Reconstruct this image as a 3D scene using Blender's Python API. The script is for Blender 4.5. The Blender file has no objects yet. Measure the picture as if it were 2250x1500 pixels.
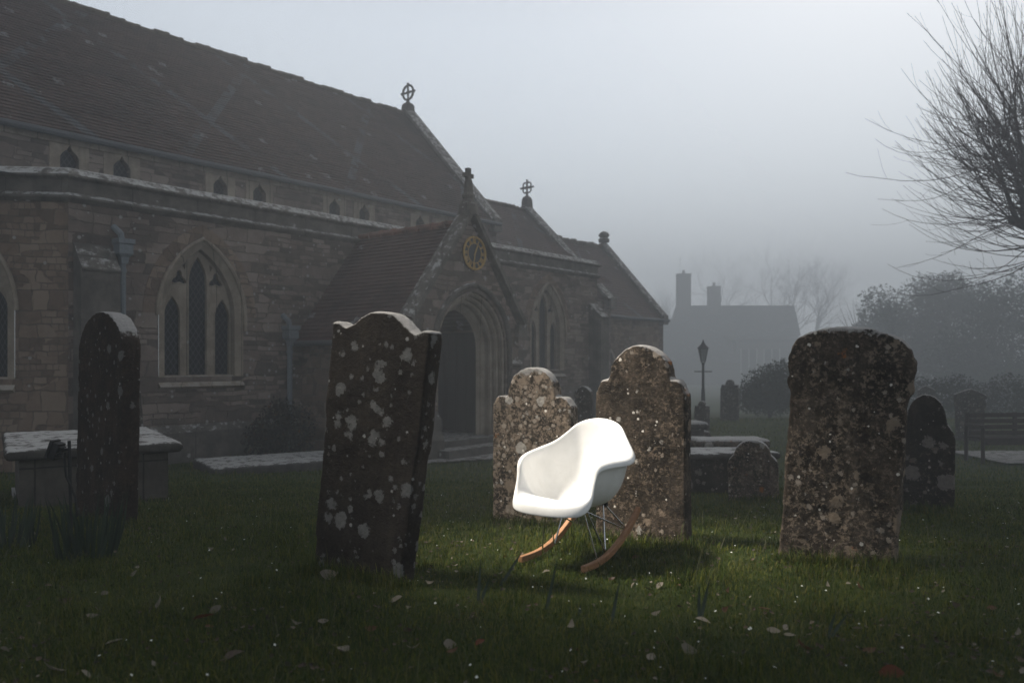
import bpy, bmesh, math, random
import numpy as np
from mathutils import Vector, Matrix, noise as mnoise
random.seed(7); RNG = np.random.default_rng(11)
sc = bpy.context.scene
COL = sc.collection
PI = math.pi
R = math.radians

# ------------------------------------------------------------------ camera
F, CX, HY = 1746.0, 1125.0, 791.0          # focal length in photo pixels, centre column, horizon row
cam_d = bpy.data.cameras.new('camera'); cam = bpy.data.objects.new('camera', cam_d); COL.objects.link(cam)
cam.location = (0, 0, 1.0); cam.rotation_euler = (R(90), 0, 0)
cam_d.sensor_width = 36; cam_d.lens = 36 * F / 2250
cam_d.shift_y = (HY - 750) / 2250
cam_d.clip_start = 0.05; cam_d.clip_end = 1000
cam_d.dof.use_dof = True; cam_d.dof.focus_distance = 5.2; cam_d.dof.aperture_fstop = 2.6
sc.camera = cam

# ------------------------------------------------------------------ terrain profile
def sstep(a, b, x):
    t = min(1, max(0, (x - a) / (b - a))); return t * t * (3 - 2 * t)
def G(Y):
    """ground height: level near the chair, falling gently to the church, then away to the cottage"""
    z = -0.70 * (0.25 * sstep(4.0, 12.6, Y) + 0.75 * min(1, max(0, (Y - 4.2) / 8.2)))
    z -= 1.2 * min(1, max(0, (Y - 22) / 23)) + 0.8 * sstep(45, 90, Y)
    return z
def at(x, y, Y):
    return Vector(((x - CX) / F * Y, Y, 1 + (HY - y) / F * Y))
def ground_at(x, y):
    """point of the ground seen at a photo pixel"""
    lo, hi = 1.0, 120.0
    k = (y - HY) / F
    fn = lambda Y: (1 - k * Y) - G(Y)
    for _ in range(60):
        m = (lo + hi) / 2
        if fn(m) > 0: lo = m
        else: hi = m
    return Vector(((x - CX) / F * lo, lo, G(lo)))

# ------------------------------------------------------------------ materials
def mat(name):
    m = bpy.data.materials.new(name); m.use_nodes = True
    nt = m.node_tree; b = nt.nodes['Principled BSDF']
    return m, nt, b
class NB:
    def __init__(s, nt): s.nt = nt; s.co = None
    def node(s, t, **kw):
        n = s.nt.nodes.new(t)
        for k, v in kw.items(): setattr(n, k, v)
        return n
    def link(s, a, b): s.nt.links.new(a, b)
    def put(s, sock, v):
        if v is None: return
        if hasattr(v, 'is_output'): s.link(v, sock)
        else:
            if isinstance(v, (tuple, list)) and len(v) == 3 and sock.type == 'RGBA': v = (*v, 1)
            sock.default_value = v
    def obj(s):
        if not s.co: s.co = s.node('ShaderNodeTexCoord').outputs['Object']
        return s.co
    def math(s, op, a, b=None, c=None, clamp=False):
        n = s.node('ShaderNodeMath', operation=op); n.use_clamp = clamp
        s.put(n.inputs[0], a); s.put(n.inputs[1], b)
        if c is not None: s.put(n.inputs[2], c)
        return n.outputs[0]
    def vmath(s, op, a, b=None, scale=None):
        n = s.node('ShaderNodeVectorMath', operation=op)
        s.put(n.inputs[0], a)
        if b is not None: s.put(n.inputs[1], b)
        if scale is not None: s.put(n.inputs['Scale'], scale)
        return n.outputs['Value'] if op in ('DOT_PRODUCT', 'LENGTH') else n.outputs[0]
    def noise(s, scale, detail=4, rough=.6, vec=None, out='Fac', dist=0):
        n = s.node('ShaderNodeTexNoise'); s.put(n.inputs['Vector'], vec or s.obj())
        n.inputs['Scale'].default_value = scale; n.inputs['Detail'].default_value = detail
        n.inputs['Roughness'].default_value = rough; n.inputs['Distortion'].default_value = dist
        return n.outputs[out]
    def vor(s, scale, vec=None, feature='F1', rnd=1.0):
        n = s.node('ShaderNodeTexVoronoi', feature=feature); s.put(n.inputs['Vector'], vec or s.obj())
        n.inputs['Scale'].default_value = scale; n.inputs['Randomness'].default_value = rnd
        return n
    def ramp(s, fac, stops):
        n = s.node('ShaderNodeValToRGB'); s.put(n.inputs[0], fac)
        e = n.color_ramp.elements
        while len(e) < len(stops): e.new(.5)
        for el, (p, c) in zip(e, stops):
            el.position = p; el.color = (*c, 1) if isinstance(c, tuple) else (c, c, c, 1)
        return n.outputs[0]
    def step(s, v, a, b):
        n = s.node('ShaderNodeMapRange', interpolation_type='SMOOTHSTEP')
        s.put(n.inputs['Value'], v); s.put(n.inputs['From Min'], a); s.put(n.inputs['From Max'], b)
        return n.outputs['Result']
    def mix(s, fac, a, b, blend='MIX'):
        n = s.node('ShaderNodeMix', data_type='RGBA', blend_type=blend)
        s.put(n.inputs[0], fac); s.put(n.inputs[6], a); s.put(n.inputs[7], b)
        return n.outputs[2]
    def bump(s, h, strength=.5, dist=.02, normal=None):
        n = s.node('ShaderNodeBump'); s.put(n.inputs['Height'], h)
        n.inputs['Strength'].default_value = strength; n.inputs['Distance'].default_value = dist
        if normal is not None: s.link(normal, n.inputs['Normal'])
        return n.outputs[0]
    def sepxyz(s, v):
        n = s.node('ShaderNodeSeparateXYZ'); s.put(n.inputs[0], v); return n.outputs
    def comb(s, x, y, z):
        n = s.node('ShaderNodeCombineXYZ')
        for i, v in enumerate((x, y, z)): s.put(n.inputs[i], v)
        return n.outputs[0]
    def up(s):
        g = s.node('ShaderNodeNewGeometry'); return s.sepxyz(g.outputs['Normal'])[2]
    def spots(s, scale, rmax, keep, warp=.5, wscale=None, gate=None, off=(0, 0, 0)):
        """irregular lichen rosettes: a random share `keep` of the cells carries a blotch of random size"""
        v = s.vmath('ADD', s.obj(), off)
        w = s.noise(wscale or scale * 4.2, 5, .75, vec=v, out='Color')
        v = s.vmath('ADD', v, s.vmath('SCALE', s.vmath('SUBTRACT', w, (.5, .5, .5)), scale=warp * .7 / scale))
        n = s.vor(scale, v)
        col = s.sepxyz(n.outputs['Color'])
        r = s.math('MULTIPLY_ADD', s.math('POWER', col[0], 2.2), rmax * 1.5, rmax * .38)
        if gate is not None: r = s.math('MULTIPLY', r, gate)
        inside = s.step(s.math('SUBTRACT', r, n.outputs['Distance']), 0.0, .05)
        return s.math('MULTIPLY', inside, s.math('LESS_THAN', col[1], keep))

def simple(name, col, rough=.7, metal=0, var=.25, scale=30, bump=.15, spec=.3):
    m, nt, b = mat(name); q = NB(nt)
    f = q.noise(scale, 5)
    c2 = tuple(min(1, x * (1 + var)) for x in col); c1 = tuple(x * (1 - var) for x in col)
    q.link(q.ramp(f, [(.3, c1), (.7, c2)]), b.inputs['Base Color'])
    b.inputs['Roughness'].default_value = rough; b.inputs['Metallic'].default_value = metal
    b.inputs['Specular IOR Level'].default_value = spec
    if bump: q.link(q.bump(f, bump, .01), b.inputs['Normal'])
    return m

def grave_mat(name, dark=(.014, .011, .008), mid=(.05, .038, .028), tan=(.17, .135, .10), tan_keep=.5, tan_gate=.45,
              white=(.36, .35, .33), big=7.0, big_keep=.3, big_r=.30, small_keep=.25, orange=.1, off=(0, 0, 0), capw=.75, capz=.35, crown=0):
    m, nt, b = mat(name); q = NB(nt)
    o = q.vmath('ADD', q.obj(), off); q.co = o
    n1 = q.noise(5, 8, .7); n2 = q.noise(38, 6, .7); n3 = q.noise(140, 3, .6)
    stv = q.vmath('MULTIPLY', o, (9, 9, 1.3)); streak = q.noise(1.0, 5, .65, vec=stv)
    base = q.mix(q.step(q.math('ADD', n1, q.math('MULTIPLY', n2, .6)), .65, 1.0), dark, mid)
    base = q.mix(q.math('MULTIPLY', q.step(streak, .5, .72), .5), base, tuple(x * .7 for x in tan))
    base = q.mix(q.math('MULTIPLY', q.step(q.noise(85, 5, .8), .5, .62), .5), base, tuple(x * .35 for x in dark))
    gate = q.step(q.noise(2.3, 3, .5, vec=q.vmath('ADD', o, (3.1, 0, 7))), tan_gate - .15, tan_gate + .2)
    # fine tan crust
    t1 = q.spots(30, .34, tan_keep * .45, 1.5, gate=gate); t2 = q.spots(14, .40, tan_keep * .55, 1.7, gate=gate, off=(5, 2, 1))
    crust = q.math('ADD', q.math('MULTIPLY', q.noise(52, 6, .8, dist=.4), .65), q.math('MULTIPLY', q.noise(17, 5, .7), .45))
    t3 = q.math('MULTIPLY', q.step(crust, .62 - .12 * tan_keep, .68 - .10 * tan_keep), q.math('MULTIPLY_ADD', gate, .75, .2))
    tanc = q.mix(q.noise(22, 3), tuple(x * .7 for x in tan), tuple(min(1, x * 1.45) for x in tan))
    c = q.mix(q.math('MULTIPLY', t3, .9), base, tanc)
    c = q.mix(q.math('MULTIPLY', t2, .85), c, tanc); c = q.mix(t1, c, q.mix(.3, tanc, white))
    # orange rosettes
    og = q.spots(9, .26, orange, .6, off=(1.7, 4.4, 2.2)); c = q.mix(q.math('MULTIPLY', og, .85), c, q.mix(n2, (.20, .06, .012), (.30, .12, .03)))
    # pale rosettes
    wv = q.mix(n2, tuple(x * .45 for x in white), tuple(min(1, x * 1.35) for x in white))
    b1 = q.spots(big, big_r, big_keep, 1.0, off=(9.3, 1.1, 3.7)); b2 = q.spots(big * 2.3, big_r * .9, small_keep, 1.3, off=(2.2, 8.1, .4))
    dots = q.spots(36, .2, .05, .8, off=(4, 4, 9))
    pat = q.math('MULTIPLY', q.math('MAXIMUM', b1, b2), q.step(q.math('ADD', n2, q.math('MULTIPLY', n3, .4)), .38, .66))
    c = q.mix(q.math('MULTIPLY', pat, .9), c, wv); c = q.mix(dots, c, tuple(min(1, x * 1.6) for x in white))
    # crust on weathered upward faces
    cap = q.math('MULTIPLY', q.step(q.math('ADD', q.up(), q.math('MULTIPLY', q.math('SUBTRACT', q.noise(9, 5, .7), .5), 1.4)), capz, capz + .22), capw)
    capc = q.mix(n2, (.24, .23, .22), (.52, .50, .48))
    c = q.mix(cap, c, capc)
    if crown:
        gz = q.sepxyz(q.node('ShaderNodeTexCoord').outputs['Generated'])[2]
        cm = q.step(q.math('ADD', gz, q.math('MULTIPLY', q.math('SUBTRACT', q.noise(7, 6, .75), .5), .16)), crown, crown + .012)
        c = q.mix(q.math('MULTIPLY', cm, .8), c, capc)
    q.link(c, b.inputs['Base Color'])
    b.inputs['Roughness'].default_value = .95; b.inputs['Specular IOR Level'].default_value = .15
    h = q.math('ADD', q.math('MULTIPLY', n2, 1.0), q.math('MULTIPLY', n3, .35))
    h = q.math('ADD', h, q.math('MULTIPLY', q.math('ADD', t1, q.math('ADD', pat, t2)), .35))
    q.link(q.bump(h, .9, .012), b.inputs['Normal'])
    return m

def rubble_mat(name, cols, bw=.52, bh=.175, mortar=(.13, .11, .09), lichen=.14, light=1.0):
    """roughly coursed rubble: brick courses warped by noise; the courses run along x - y and z"""
    m, nt, b = mat(name); q = NB(nt)
    x, y, z = q.sepxyz(q.obj())
    s = q.math('SUBTRACT', x, y)
    w = q.sepxyz(q.noise(1.6, 3, .5, out='Color')); w2 = q.sepxyz(q.noise(9, 3, .5, out='Color'))
    sx = q.math('ADD', s, q.math('ADD', q.math('MULTIPLY', w[0], .35), q.math('MULTIPLY', w2[0], .07)))
    zz = q.math('ADD', z, q.math('ADD', q.math('MULTIPLY', w[1], .09), q.math('MULTIPLY', w2[1], .035)))
    def bricks(bw, bh, off):
        n = q.node('ShaderNodeTexBrick'); n.offset = .43; n.squash = .62; n.squash_frequency = 3
        q.put(n.inputs['Vector'], q.comb(q.math('ADD', sx, off), zz, 0))
        n.inputs['Scale'].default_value = 1; n.inputs['Brick Width'].default_value = bw; n.inputs['Row Height'].default_value = bh
        n.inputs['Mortar Size'].default_value = .009; n.inputs['Mortar Smooth'].default_value = .5; n.inputs['Bias'].default_value = 0
        n.inputs['Color1'].default_value = (0, 0, 0, 1); n.inputs['Color2'].default_value = (1, 1, 1, 1); n.inputs['Mortar'].default_value = (.5, .5, .5, 1)
        return n
    b1 = bricks(bw, bh, 0); b2 = bricks(bw * .58, bh * .5, 3.3); b3 = bricks(bw * 1.25, bh * 1.5, 7.7)
    sel = q.step(q.noise(1.1, 1, .4, vec=q.comb(sx, q.math('MULTIPLY', zz, 2.4), 4.4)), .49, .51)
    sel3 = q.step(q.noise(.9, 1, .4, vec=q.comb(sx, q.math('MULTIPLY', zz, 2.0), 9.1)), .56, .58)
    bc = q.mix(sel, b1.outputs['Color'], b2.outputs['Color']); bf = q.math('MAXIMUM', q.math('MULTIPLY', b1.outputs['Fac'], q.math('SUBTRACT', 1, sel)), q.math('MULTIPLY', b2.outputs['Fac'], sel))
    bc = q.mix(sel3, bc, b3.outputs['Color']); bf = q.math('MAXIMUM', q.math('MULTIPLY', bf, q.math('SUBTRACT', 1, sel3)), q.math('MULTIPLY', b3.outputs['Fac'], sel3))
    tone = q.math('ADD', q.math('MULTIPLY', q.sepxyz(bc)[0], .55), q.math('MULTIPLY', q.noise(4.5, 6, .7), .6))
    st = [(.22 + .56 * i / (len(cols) - 1), c) for i, c in enumerate(cols)]
    c = q.ramp(tone, st)
    stain = q.step(q.noise(.55, 5, .65, vec=q.vmath('ADD', q.obj(), (8, 3, 1))), .38, .68)
    c = q.mix(q.math('MULTIPLY', stain, .55), c, tuple(v * .42 for v in cols[1]))
    c = q.mix(q.math('MULTIPLY', bf, .8), c, q.mix(q.noise(6, 3), tuple(v * .45 for v in mortar), mortar))
    li = q.spots(4.5, .13, lichen * 1.6, 1.0, off=(3, 5, 1)); li2 = q.spots(13, .22, lichen * .9, .6, off=(1, 2, 8))
    c = q.mix(q.math('MULTIPLY', q.math('MAXIMUM', li, li2), .8), c, (.30, .29, .27))
    q.link(c, b.inputs['Base Color'])
    b.inputs['Roughness'].default_value = .95; b.inputs['Specular IOR Level'].default_value = .12
    h = q.math('ADD', q.math('MULTIPLY', q.math('SUBTRACT', 1, bf), .9), q.math('ADD', q.math('MULTIPLY', q.noise(28, 5, .65), .7), q.math('MULTIPLY', q.sepxyz(bc)[0], .35)))
    q.link(q.bump(h, .9, .025), b.inputs['Normal'])
    return m

def ashlar_mat(name, c1, c2, joint=.9, lichen=.2, capw=.7, capz=.3, rowh=.0):
    m, nt, b = mat(name); q = NB(nt)
    x, y, z = q.sepxyz(q.obj()); s = q.math('SUBTRACT', x, y)
    n1 = q.noise(3, 7, .7); n2 = q.noise(30, 5, .7)
    c = q.mix(q.step(n1, .35, .68), c1, c2)
    c = q.mix(q.math('MULTIPLY', q.step(q.noise(1.0, 6, .7, vec=q.vmath('MULTIPLY', q.obj(), (5, 5, .8))), .5, .75), .6), c, tuple(v * .4 for v in c1))
    jn = q.math('ABSOLUTE', q.math('SUBTRACT', q.math('FRACT', q.math('DIVIDE', s, joint)), .5))
    jf = q.math('SUBTRACT', 1, q.step(q.math('MULTIPLY', jn, joint), .003, .010))
    if rowh:
        jr = q.math('ABSOLUTE', q.math('SUBTRACT', q.math('FRACT', q.math('DIVIDE', z, rowh)), .5))
        jf = q.math('MAXIMUM', jf, q.math('SUBTRACT', 1, q.step(q.math('MULTIPLY', jr, rowh), .003, .010)))
    c = q.mix(q.math('MULTIPLY', jf, .75), c, (.02, .018, .015))
    li = q.spots(8, .22, lichen, .9, off=(2, 2, 5)); c = q.mix(q.math('MULTIPLY', li, .7), c, (.33, .32, .30))
    cap = q.math('MULTIPLY', q.step(q.math('ADD', q.up(), q.math('MULTIPLY', q.math('SUBTRACT', q.noise(7, 6, .75), .5), 2.4)), capz + .2, capz + .5), capw)
    c = q.mix(cap, c, q.mix(n2, (.30, .29, .28), (.52, .51, .49)))
    q.link(c, b.inputs['Base Color']); b.inputs['Roughness'].default_value = .93; b.inputs['Specular IOR Level'].default_value = .15
    q.link(q.bump(q.math('SUBTRACT', q.math('ADD', n2, q.math('MULTIPLY', n1, .5)), jf), .6, .012), b.inputs['Normal'])
    return m

def tile_mat(name, c1, c2, axis, gauge, w=.17, diamonds=None, lichen=.05, pale=(.085, .09, .095)):
    """clay or stone tiles; the courses themselves are modelled, this adds the side joints and the tile to tile tones"""
    m, nt, b = mat(name); q = NB(nt)
    xyz = q.sepxyz(q.obj()); a = xyz[0] if axis == 'x' else xyz[1]; z = xyz[2]
    row = q.math('FLOOR', q.math('DIVIDE', z, gauge))
    aa = q.math('ADD', q.math('DIVIDE', a, w), q.math('MULTIPLY', row, .5))
    cell = q.comb(q.math('FLOOR', aa), row, 0)
    wn = q.node('ShaderNodeTexWhiteNoise', noise_dimensions='2D'); q.put(wn.inputs['Vector'], cell)
    rnd = wn.outputs['Value']
    n1 = q.noise(.9, 5, .65); n2 = q.noise(12, 5, .7)
    c = q.mix(q.math('ADD', q.math('MULTIPLY', rnd, .55), q.math('MULTIPLY', n2, .45)), c1, c2)
    c = q.mix(q.math('MULTIPLY', q.step(n1, .45, .7), .6), c, tuple(v * .45 for v in c1))
    if diamonds:
        per, wd, sl = diamonds
        d = None
        for sg in (1, -1):
            v = q.math('FRACT', q.math('DIVIDE', q.math('ADD', a, q.math('MULTIPLY', z, sg * sl)), per))
            k = q.math('LESS_THAN', v, wd)
            d = k if d is None else q.math('MAXIMUM', d, k)
        d = q.math('MULTIPLY', d, q.step(q.noise(1.4, 4, .7, vec=q.vmath('ADD', q.obj(), (5, 1, 1))), .38, .6))
        d = q.math('MULTIPLY', d, q.math('GREATER_THAN', rnd, .2))
        c = q.mix(q.math('MULTIPLY', d, .95), c, pale)
    odd = q.math('GREATER_THAN', rnd, 1 - lichen); c = q.mix(q.math('MULTIPLY', odd, q.step(n2, .4, .6)), c, (.20, .20, .20))
    li = q.spots(2.6, .07, .14, .9, off=(1, 5, 2)); c = q.mix(q.math('MULTIPLY', li, .9), c, (.34, .34, .33))
    jn = q.math('ABSOLUTE', q.math('SUBTRACT', q.math('FRACT', aa), .5)); jf = q.step(jn, .455, .49)
    c = q.mix(q.math('MULTIPLY', jf, .7), c, (.008, .008, .008))
    q.link(c, b.inputs['Base Color']); b.inputs['Roughness'].default_value = .85; b.inputs['Specular IOR Level'].default_value = .2
    q.link(q.bump(q.math('SUBTRACT', q.math('ADD', n2, q.math('MULTIPLY', rnd, .6)), jf), .5, .012), b.inputs['Normal'])
    return m

def island_mat(name, stops, rough=.8, trans=0, spec=.2, big=None):
    m, nt, b = mat(name); q = NB(nt)
    g = q.node('ShaderNodeNewGeometry').outputs['Random Per Island']
    f = g
    if big: f = q.math('ADD', q.math('MULTIPLY', g, .6), q.math('MULTIPLY', q.noise(big, 4, .6), .5))
    c = q.ramp(f, stops); q.link(c, b.inputs['Base Color'])
    b.inputs['Roughness'].default_value = rough; b.inputs['Specular IOR Level'].default_value = spec
    if trans:
        t = q.node('ShaderNodeBsdfTranslucent'); q.link(c, t.inputs['Color'])
        mx = q.node('ShaderNodeMixShader'); mx.inputs[0].default_value = trans
        q.link(b.outputs[0], mx.inputs[1]); q.link(t.outputs[0], mx.inputs[2])
        q.link(mx.outputs[0], nt.nodes['Material Output'].inputs['Surface'])
    return m

M = {}
def build_materials():
    M['grave_dark'] = grave_mat('lichened_dark_stone', tan_keep=.10, tan_gate=.62, white=(.15, .148, .142), big=13.5, big_keep=.66, big_r=.38, small_keep=.22, orange=.05, dark=(.013, .010, .008), mid=(.034, .027, .021), tan=(.085, .068, .055))
    M['grave_dark_fine'] = grave_mat('speckled_dark_stone', tan_keep=.22, tan_gate=.58, white=(.15, .145, .135), big=13, big_keep=.28, big_r=.30, small_keep=.14, orange=.03, dark=(.018, .013, .010), mid=(.05, .034, .024), tan=(.11, .08, .06), off=(4, 1, 6))
    M['grave_tan'] = grave_mat('crusted_tan_stone', tan_keep=.8, tan_gate=.34, white=(.48, .44, .39), big=13, big_keep=.22, big_r=.32, small_keep=.26, orange=.16, tan=(.26, .20, .148), mid=(.075, .057, .041), off=(2, 7, 3), crown=.965)
    M['grave_brown'] = grave_mat('crusted_brown_stone', tan_keep=.5, tan_gate=.40, white=(.40, .37, .33), big=12, big_keep=.05, big_r=.30, small_keep=.12, orange=.2, tan=(.20, .152, .112), mid=(.066, .05, .036), off=(6, 2, 1), crown=.975)
    M['grave_mottled'] = grave_mat('mottled_brown_stone', tan_keep=.55, tan_gate=.42, white=(.32, .30, .27), big=9, big_keep=.03, big_r=.22, small_keep=.06, orange=.3, tan=(.19, .148, .11), mid=(.06, .046, .035), off=(1, 3, 8), crown=.975)
    M['grave_blotch'] = grave_mat('blotched_black_stone', tan_keep=.3, tan_gate=.55, white=(.17, .145, .13), big=9, big_keep=.4, big_r=.34, small_keep=.25, orange=.03, tan=(.12, .095, .075), mid=(.04, .032, .025), off=(7, 7, 2))
    M['grave_small'] = grave_mat('rusty_tan_stone', tan_keep=.6, tan_gate=.36, white=(.36, .33, .30), big=6, big_keep=.12, big_r=.3, small_keep=.05, orange=.35, tan=(.21, .16, .122), mid=(.11, .082, .06), off=(3, 3, 3), crown=.96)
    M['grave_grey'] = grave_mat('grey_weathered_stone', tan_keep=.4, tan_gate=.4, white=(.30, .29, .28), big=8, big_keep=.1, small_keep=.1, orange=.05, dark=(.03, .026, .022), mid=(.07, .06, .05), tan=(.12, .10, .08), off=(5, 6, 7))
    M['slab_top'] = ashlar_mat('pale_crusted_slab', (.045, .04, .035), (.09, .082, .072), 40, .3, capw=.85, capz=.52)
    M['tomb_side'] = ashlar_mat('grey_tomb_ashlar', (.055, .048, .040), (.10, .088, .074), .78, .1, rowh=.33)
    M['rubble'] = rubble_mat('coursed_rubble_wall', [(.06, .047, .040), (.115, .090, .075), (.17, .130, .108), (.24, .192, .16)])
    M['rubble_warm'] = rubble_mat('warm_rubble_wall', [(.085, .058, .043), (.13, .090, .066), (.18, .128, .094), (.23, .172, .128)], bw=.38, bh=.2, lichen=.03)
    M['ashlar'] = ashlar_mat('grey_ashlar', (.065, .057, .049), (.13, .115, .098), 1.1, .12, capw=.8, capz=.45)
    M['ashlar_buff'] = ashlar_mat('buff_dressed_stone', (.19, .155, .12), (.30, .25, .195), .55, .05, capw=.3)
    M['coping'] = ashlar_mat('lichened_coping', (.08, .07, .06), (.16, .142, .122), .62, .35, capw=.85, capz=.38)
    M['tile_nave'] = tile_mat('dark_clay_tiles', (.042, .025, .020), (.085, .050, .039), 'x', .14, .19, (4.4, .06, 1.0), .012)
    M['tile_porch'] = tile_mat('red_clay_tiles', (.046, .026, .021), (.088, .046, .036), 'y', .1, .17, None, .02)
    M['tile_ridge'] = simple('ridge_tile_clay', (.13, .062, .042), .85, var=.6, scale=5, bump=.4)
    M['tile_ridge_dark'] = simple('ridge_tile_mossy', (.075, .055, .036), .9, var=.5, scale=3, bump=.4)
    M['lead'] = simple('lead_paint_grey', (.14, .155, .165), .6, var=.2, bump=.1)
    M['gutter'] = simple('dark_gutter_paint', (.055, .06, .065), .6, var=.2, bump=.1)
    M['iron'] = simple('black_iron', (.012, .012, .012), .55, var=.2)
    M['wood_dark'] = simple('weathered_dark_timber', (.035, .026, .02), .85, var=.4, scale=14, bump=.4)
    M['gold'] = simple('gilded_paint', (.40, .25, .075), .55, .1, var=.3, bump=.05)
    M['clock_blue'] = simple('clock_face_blue_black', (.020, .022, .026), .5, bump=0)
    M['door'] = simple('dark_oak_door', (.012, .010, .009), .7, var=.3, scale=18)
    M['bark'] = simple('dark_bark', (.025, .019, .016), .95, var=.4, scale=12, bump=.6)
    M['twig'] = simple('red_brown_twigs', (.050, .026, .021), .9, var=.3, scale=3, bump=0)
    M['twig_grey'] = simple('grey_twigs', (.05, .045, .04), .9, var=.3, scale=3, bump=0)
    M['soil'] = simple('dark_soil', (.018, .015, .010), 1, var=.4, scale=8, bump=.5)
    M['paving'] = ashlar_mat('worn_paving', (.06, .054, .047), (.11, .10, .088), .8, .5, capw=.45, capz=.55, rowh=0)
    M['plastic'] = plastic()
    M['rocker'] = wood('maple_rocker', (.24, .115, .05), (.36, .18, .085))
    M['chrome'] = simple('chromed_wire', (.55, .55, .55), .22, 1, var=.05, bump=0)
    M['rubber'] = simple('black_rubber', (.01, .01, .01), .6, bump=0)
    M['grass'] = island_mat('lawn_blades', [(0, (.008, .019, .003)), (.35, (.022, .044, .005)), (.6, (.052, .074, .008)), (.8, (.11, .108, .016)), (1, (.19, .15, .06))], .75, .25, .15, big=1.1)
    M['yew'] = island_mat('dark_evergreen_leaves', [(0, (.006, .012, .008)), (.6, (.013, .025, .016)), (1, (.024, .038, .024))], 1, 0, 0)
    M['hedge'] = island_mat('shrub_leaves', [(0, (.010, .014, .008)), (.6, (.020, .026, .015)), (1, (.04, .04, .022))], 1, 0, 0)
    M['rust_shrub'] = island_mat('rusty_shrub_leaves', [(0, (.010, .012, .007)), (.6, (.024, .02, .011)), (.93, (.04, .028, .012)), (1, (.14, .05, .012))], .85, .1, .15)
    M['daffodil'] = island_mat('daffodil_leaves', [(0, (.012, .022, .012)), (1, (.030, .048, .026))], .5, .15, .35)
    M['leaf_pale'] = island_mat('pale_dry_leaf', [(0, (.09, .075, .055)), (1, (.24, .21, .165))], .75, .15, .25)
    M['leaf_brown'] = island_mat('brown_dry_leaf', [(0, (.06, .03, .018)), (1, (.13, .07, .04))], .8, .15, .2)
    M['leaf_red'] = island_mat('red_dry_leaf', [(0, (.08, .02, .011)), (1, (.13, .045, .02))], .8, .15, .2)
    M['leaf_dark'] = island_mat('dark_wet_leaf', [(0, (.016, .011, .008)), (.6, (.05, .03, .018)), (.85, (.10, .07, .045)), (1, (.22, .19, .15))], .6, .1, .3)
    M['petal'] = simple('white_petals', (.62, .62, .58), .7, var=.1, bump=0)
    M['tuft'] = island_mat('pale_dry_grass', [(0, (.05, .055, .025)), (1, (.16, .15, .09))], .8, .2, .15)
    M['glass'] = leaded_glass()
    M['render_wall'] = simple('weathered_cottage_wall', (.12, .115, .105), .95, var=.25, scale=2, bump=.2)
    M['slate'] = tile_mat('cottage_slates', (.045, .05, .05), (.085, .09, .09), 'x', .22, .3, None, .05)
    M['white_paint'] = simple('white_painted_wood', (.5, .5, .48), .6, var=.05, bump=0)
    M['lamp_glass'] = simple('lamp_glass', (.22, .23, .23), .15, var=.05, bump=0, spec=.5)
    M['terracotta'] = simple('broken_terracotta', (.30, .095, .03), .85, var=.35, scale=12)
    M['ground'] = ground_mat()

def plastic():
    m, nt, b = mat('white_moulded_plastic'); q = NB(nt)
    q.link(q.ramp(q.noise(7, 6, .7), [(.3, (.70, .69, .66)), (.6, (.80, .79, .77))]), b.inputs['Base Color']); b.inputs['Roughness'].default_value = .34
    b.inputs['Specular IOR Level'].default_value = .4; b.inputs['Subsurface Weight'].default_value = 0
    q.link(q.bump(q.noise(350, 2), .02, .002), b.inputs['Normal'])
    return m
def wood(name, c1, c2):
    m, nt, b = mat(name); q = NB(nt)
    v = q.vmath('MULTIPLY', q.obj(), (60, 5, 60)); n = q.noise(1, 6, .6, vec=v, dist=.6)
    q.link(q.mix(q.step(n, .35, .68), c1, c2), b.inputs['Base Color']); b.inputs['Roughness'].default_value = .5
    q.link(q.bump(n, .15, .003), b.inputs['Normal'])
    return m
def leaded_glass():
    m, nt, b = mat('leaded_window_glass'); q = NB(nt)
    x, y, z = q.sepxyz(q.obj()); s = q.math('SUBTRACT', x, y)
    lead = None
    for sg in (1, -1):
        v = q.math('FRACT', q.math('DIVIDE', q.math('ADD', q.math('MULTIPLY', s, 1.5), q.math('MULTIPLY', z, sg)), .15))
        k = q.math('LESS_THAN', v, .10); lead = k if lead is None else q.math('MAXIMUM', lead, k)
    cell = q.noise(9, 1, .5)
    q.link(q.mix(lead, q.mix(cell, (.003, .0035, .005), (.008, .009, .012)), (.075, .078, .084)), b.inputs['Base Color'])
    q.put(b.inputs['Roughness'], q.math('MULTIPLY_ADD', lead, .4, .28)); b.inputs['Specular IOR Level'].default_value = .1
    q.link(q.bump(q.math('ADD', q.math('MULTIPLY', lead, .7), cell), .6, .012), b.inputs['Normal'])
    return m
def ground_mat():
    m, nt, b = mat('lawn_ground'); q = NB(nt)
    n1 = q.noise(.7, 5, .6); n2 = q.noise(45, 5, .75); n3 = q.noise(5, 4, .6)
    c = q.mix(q.step(q.math('ADD', q.math('MULTIPLY', n1, .6), q.math('MULTIPLY', n3, .5)), .35, .75), (.015, .024, .005), (.046, .060, .013))
    c = q.mix(q.step(n2, .45, .75), c, (.05, .052, .018))
    c = q.mix(q.math('MULTIPLY', q.step(q.noise(2.2, 5, .7), .6, .72), .6), c, (.035, .024, .012))
    q.link(c, b.inputs['Base Color']); b.inputs['Roughness'].default_value = 1; b.inputs['Specular IOR Level'].default_value = .1
    q.link(q.bump(q.math('ADD', n2, n3), .8, .03), b.inputs['Normal'])
    return m

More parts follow.
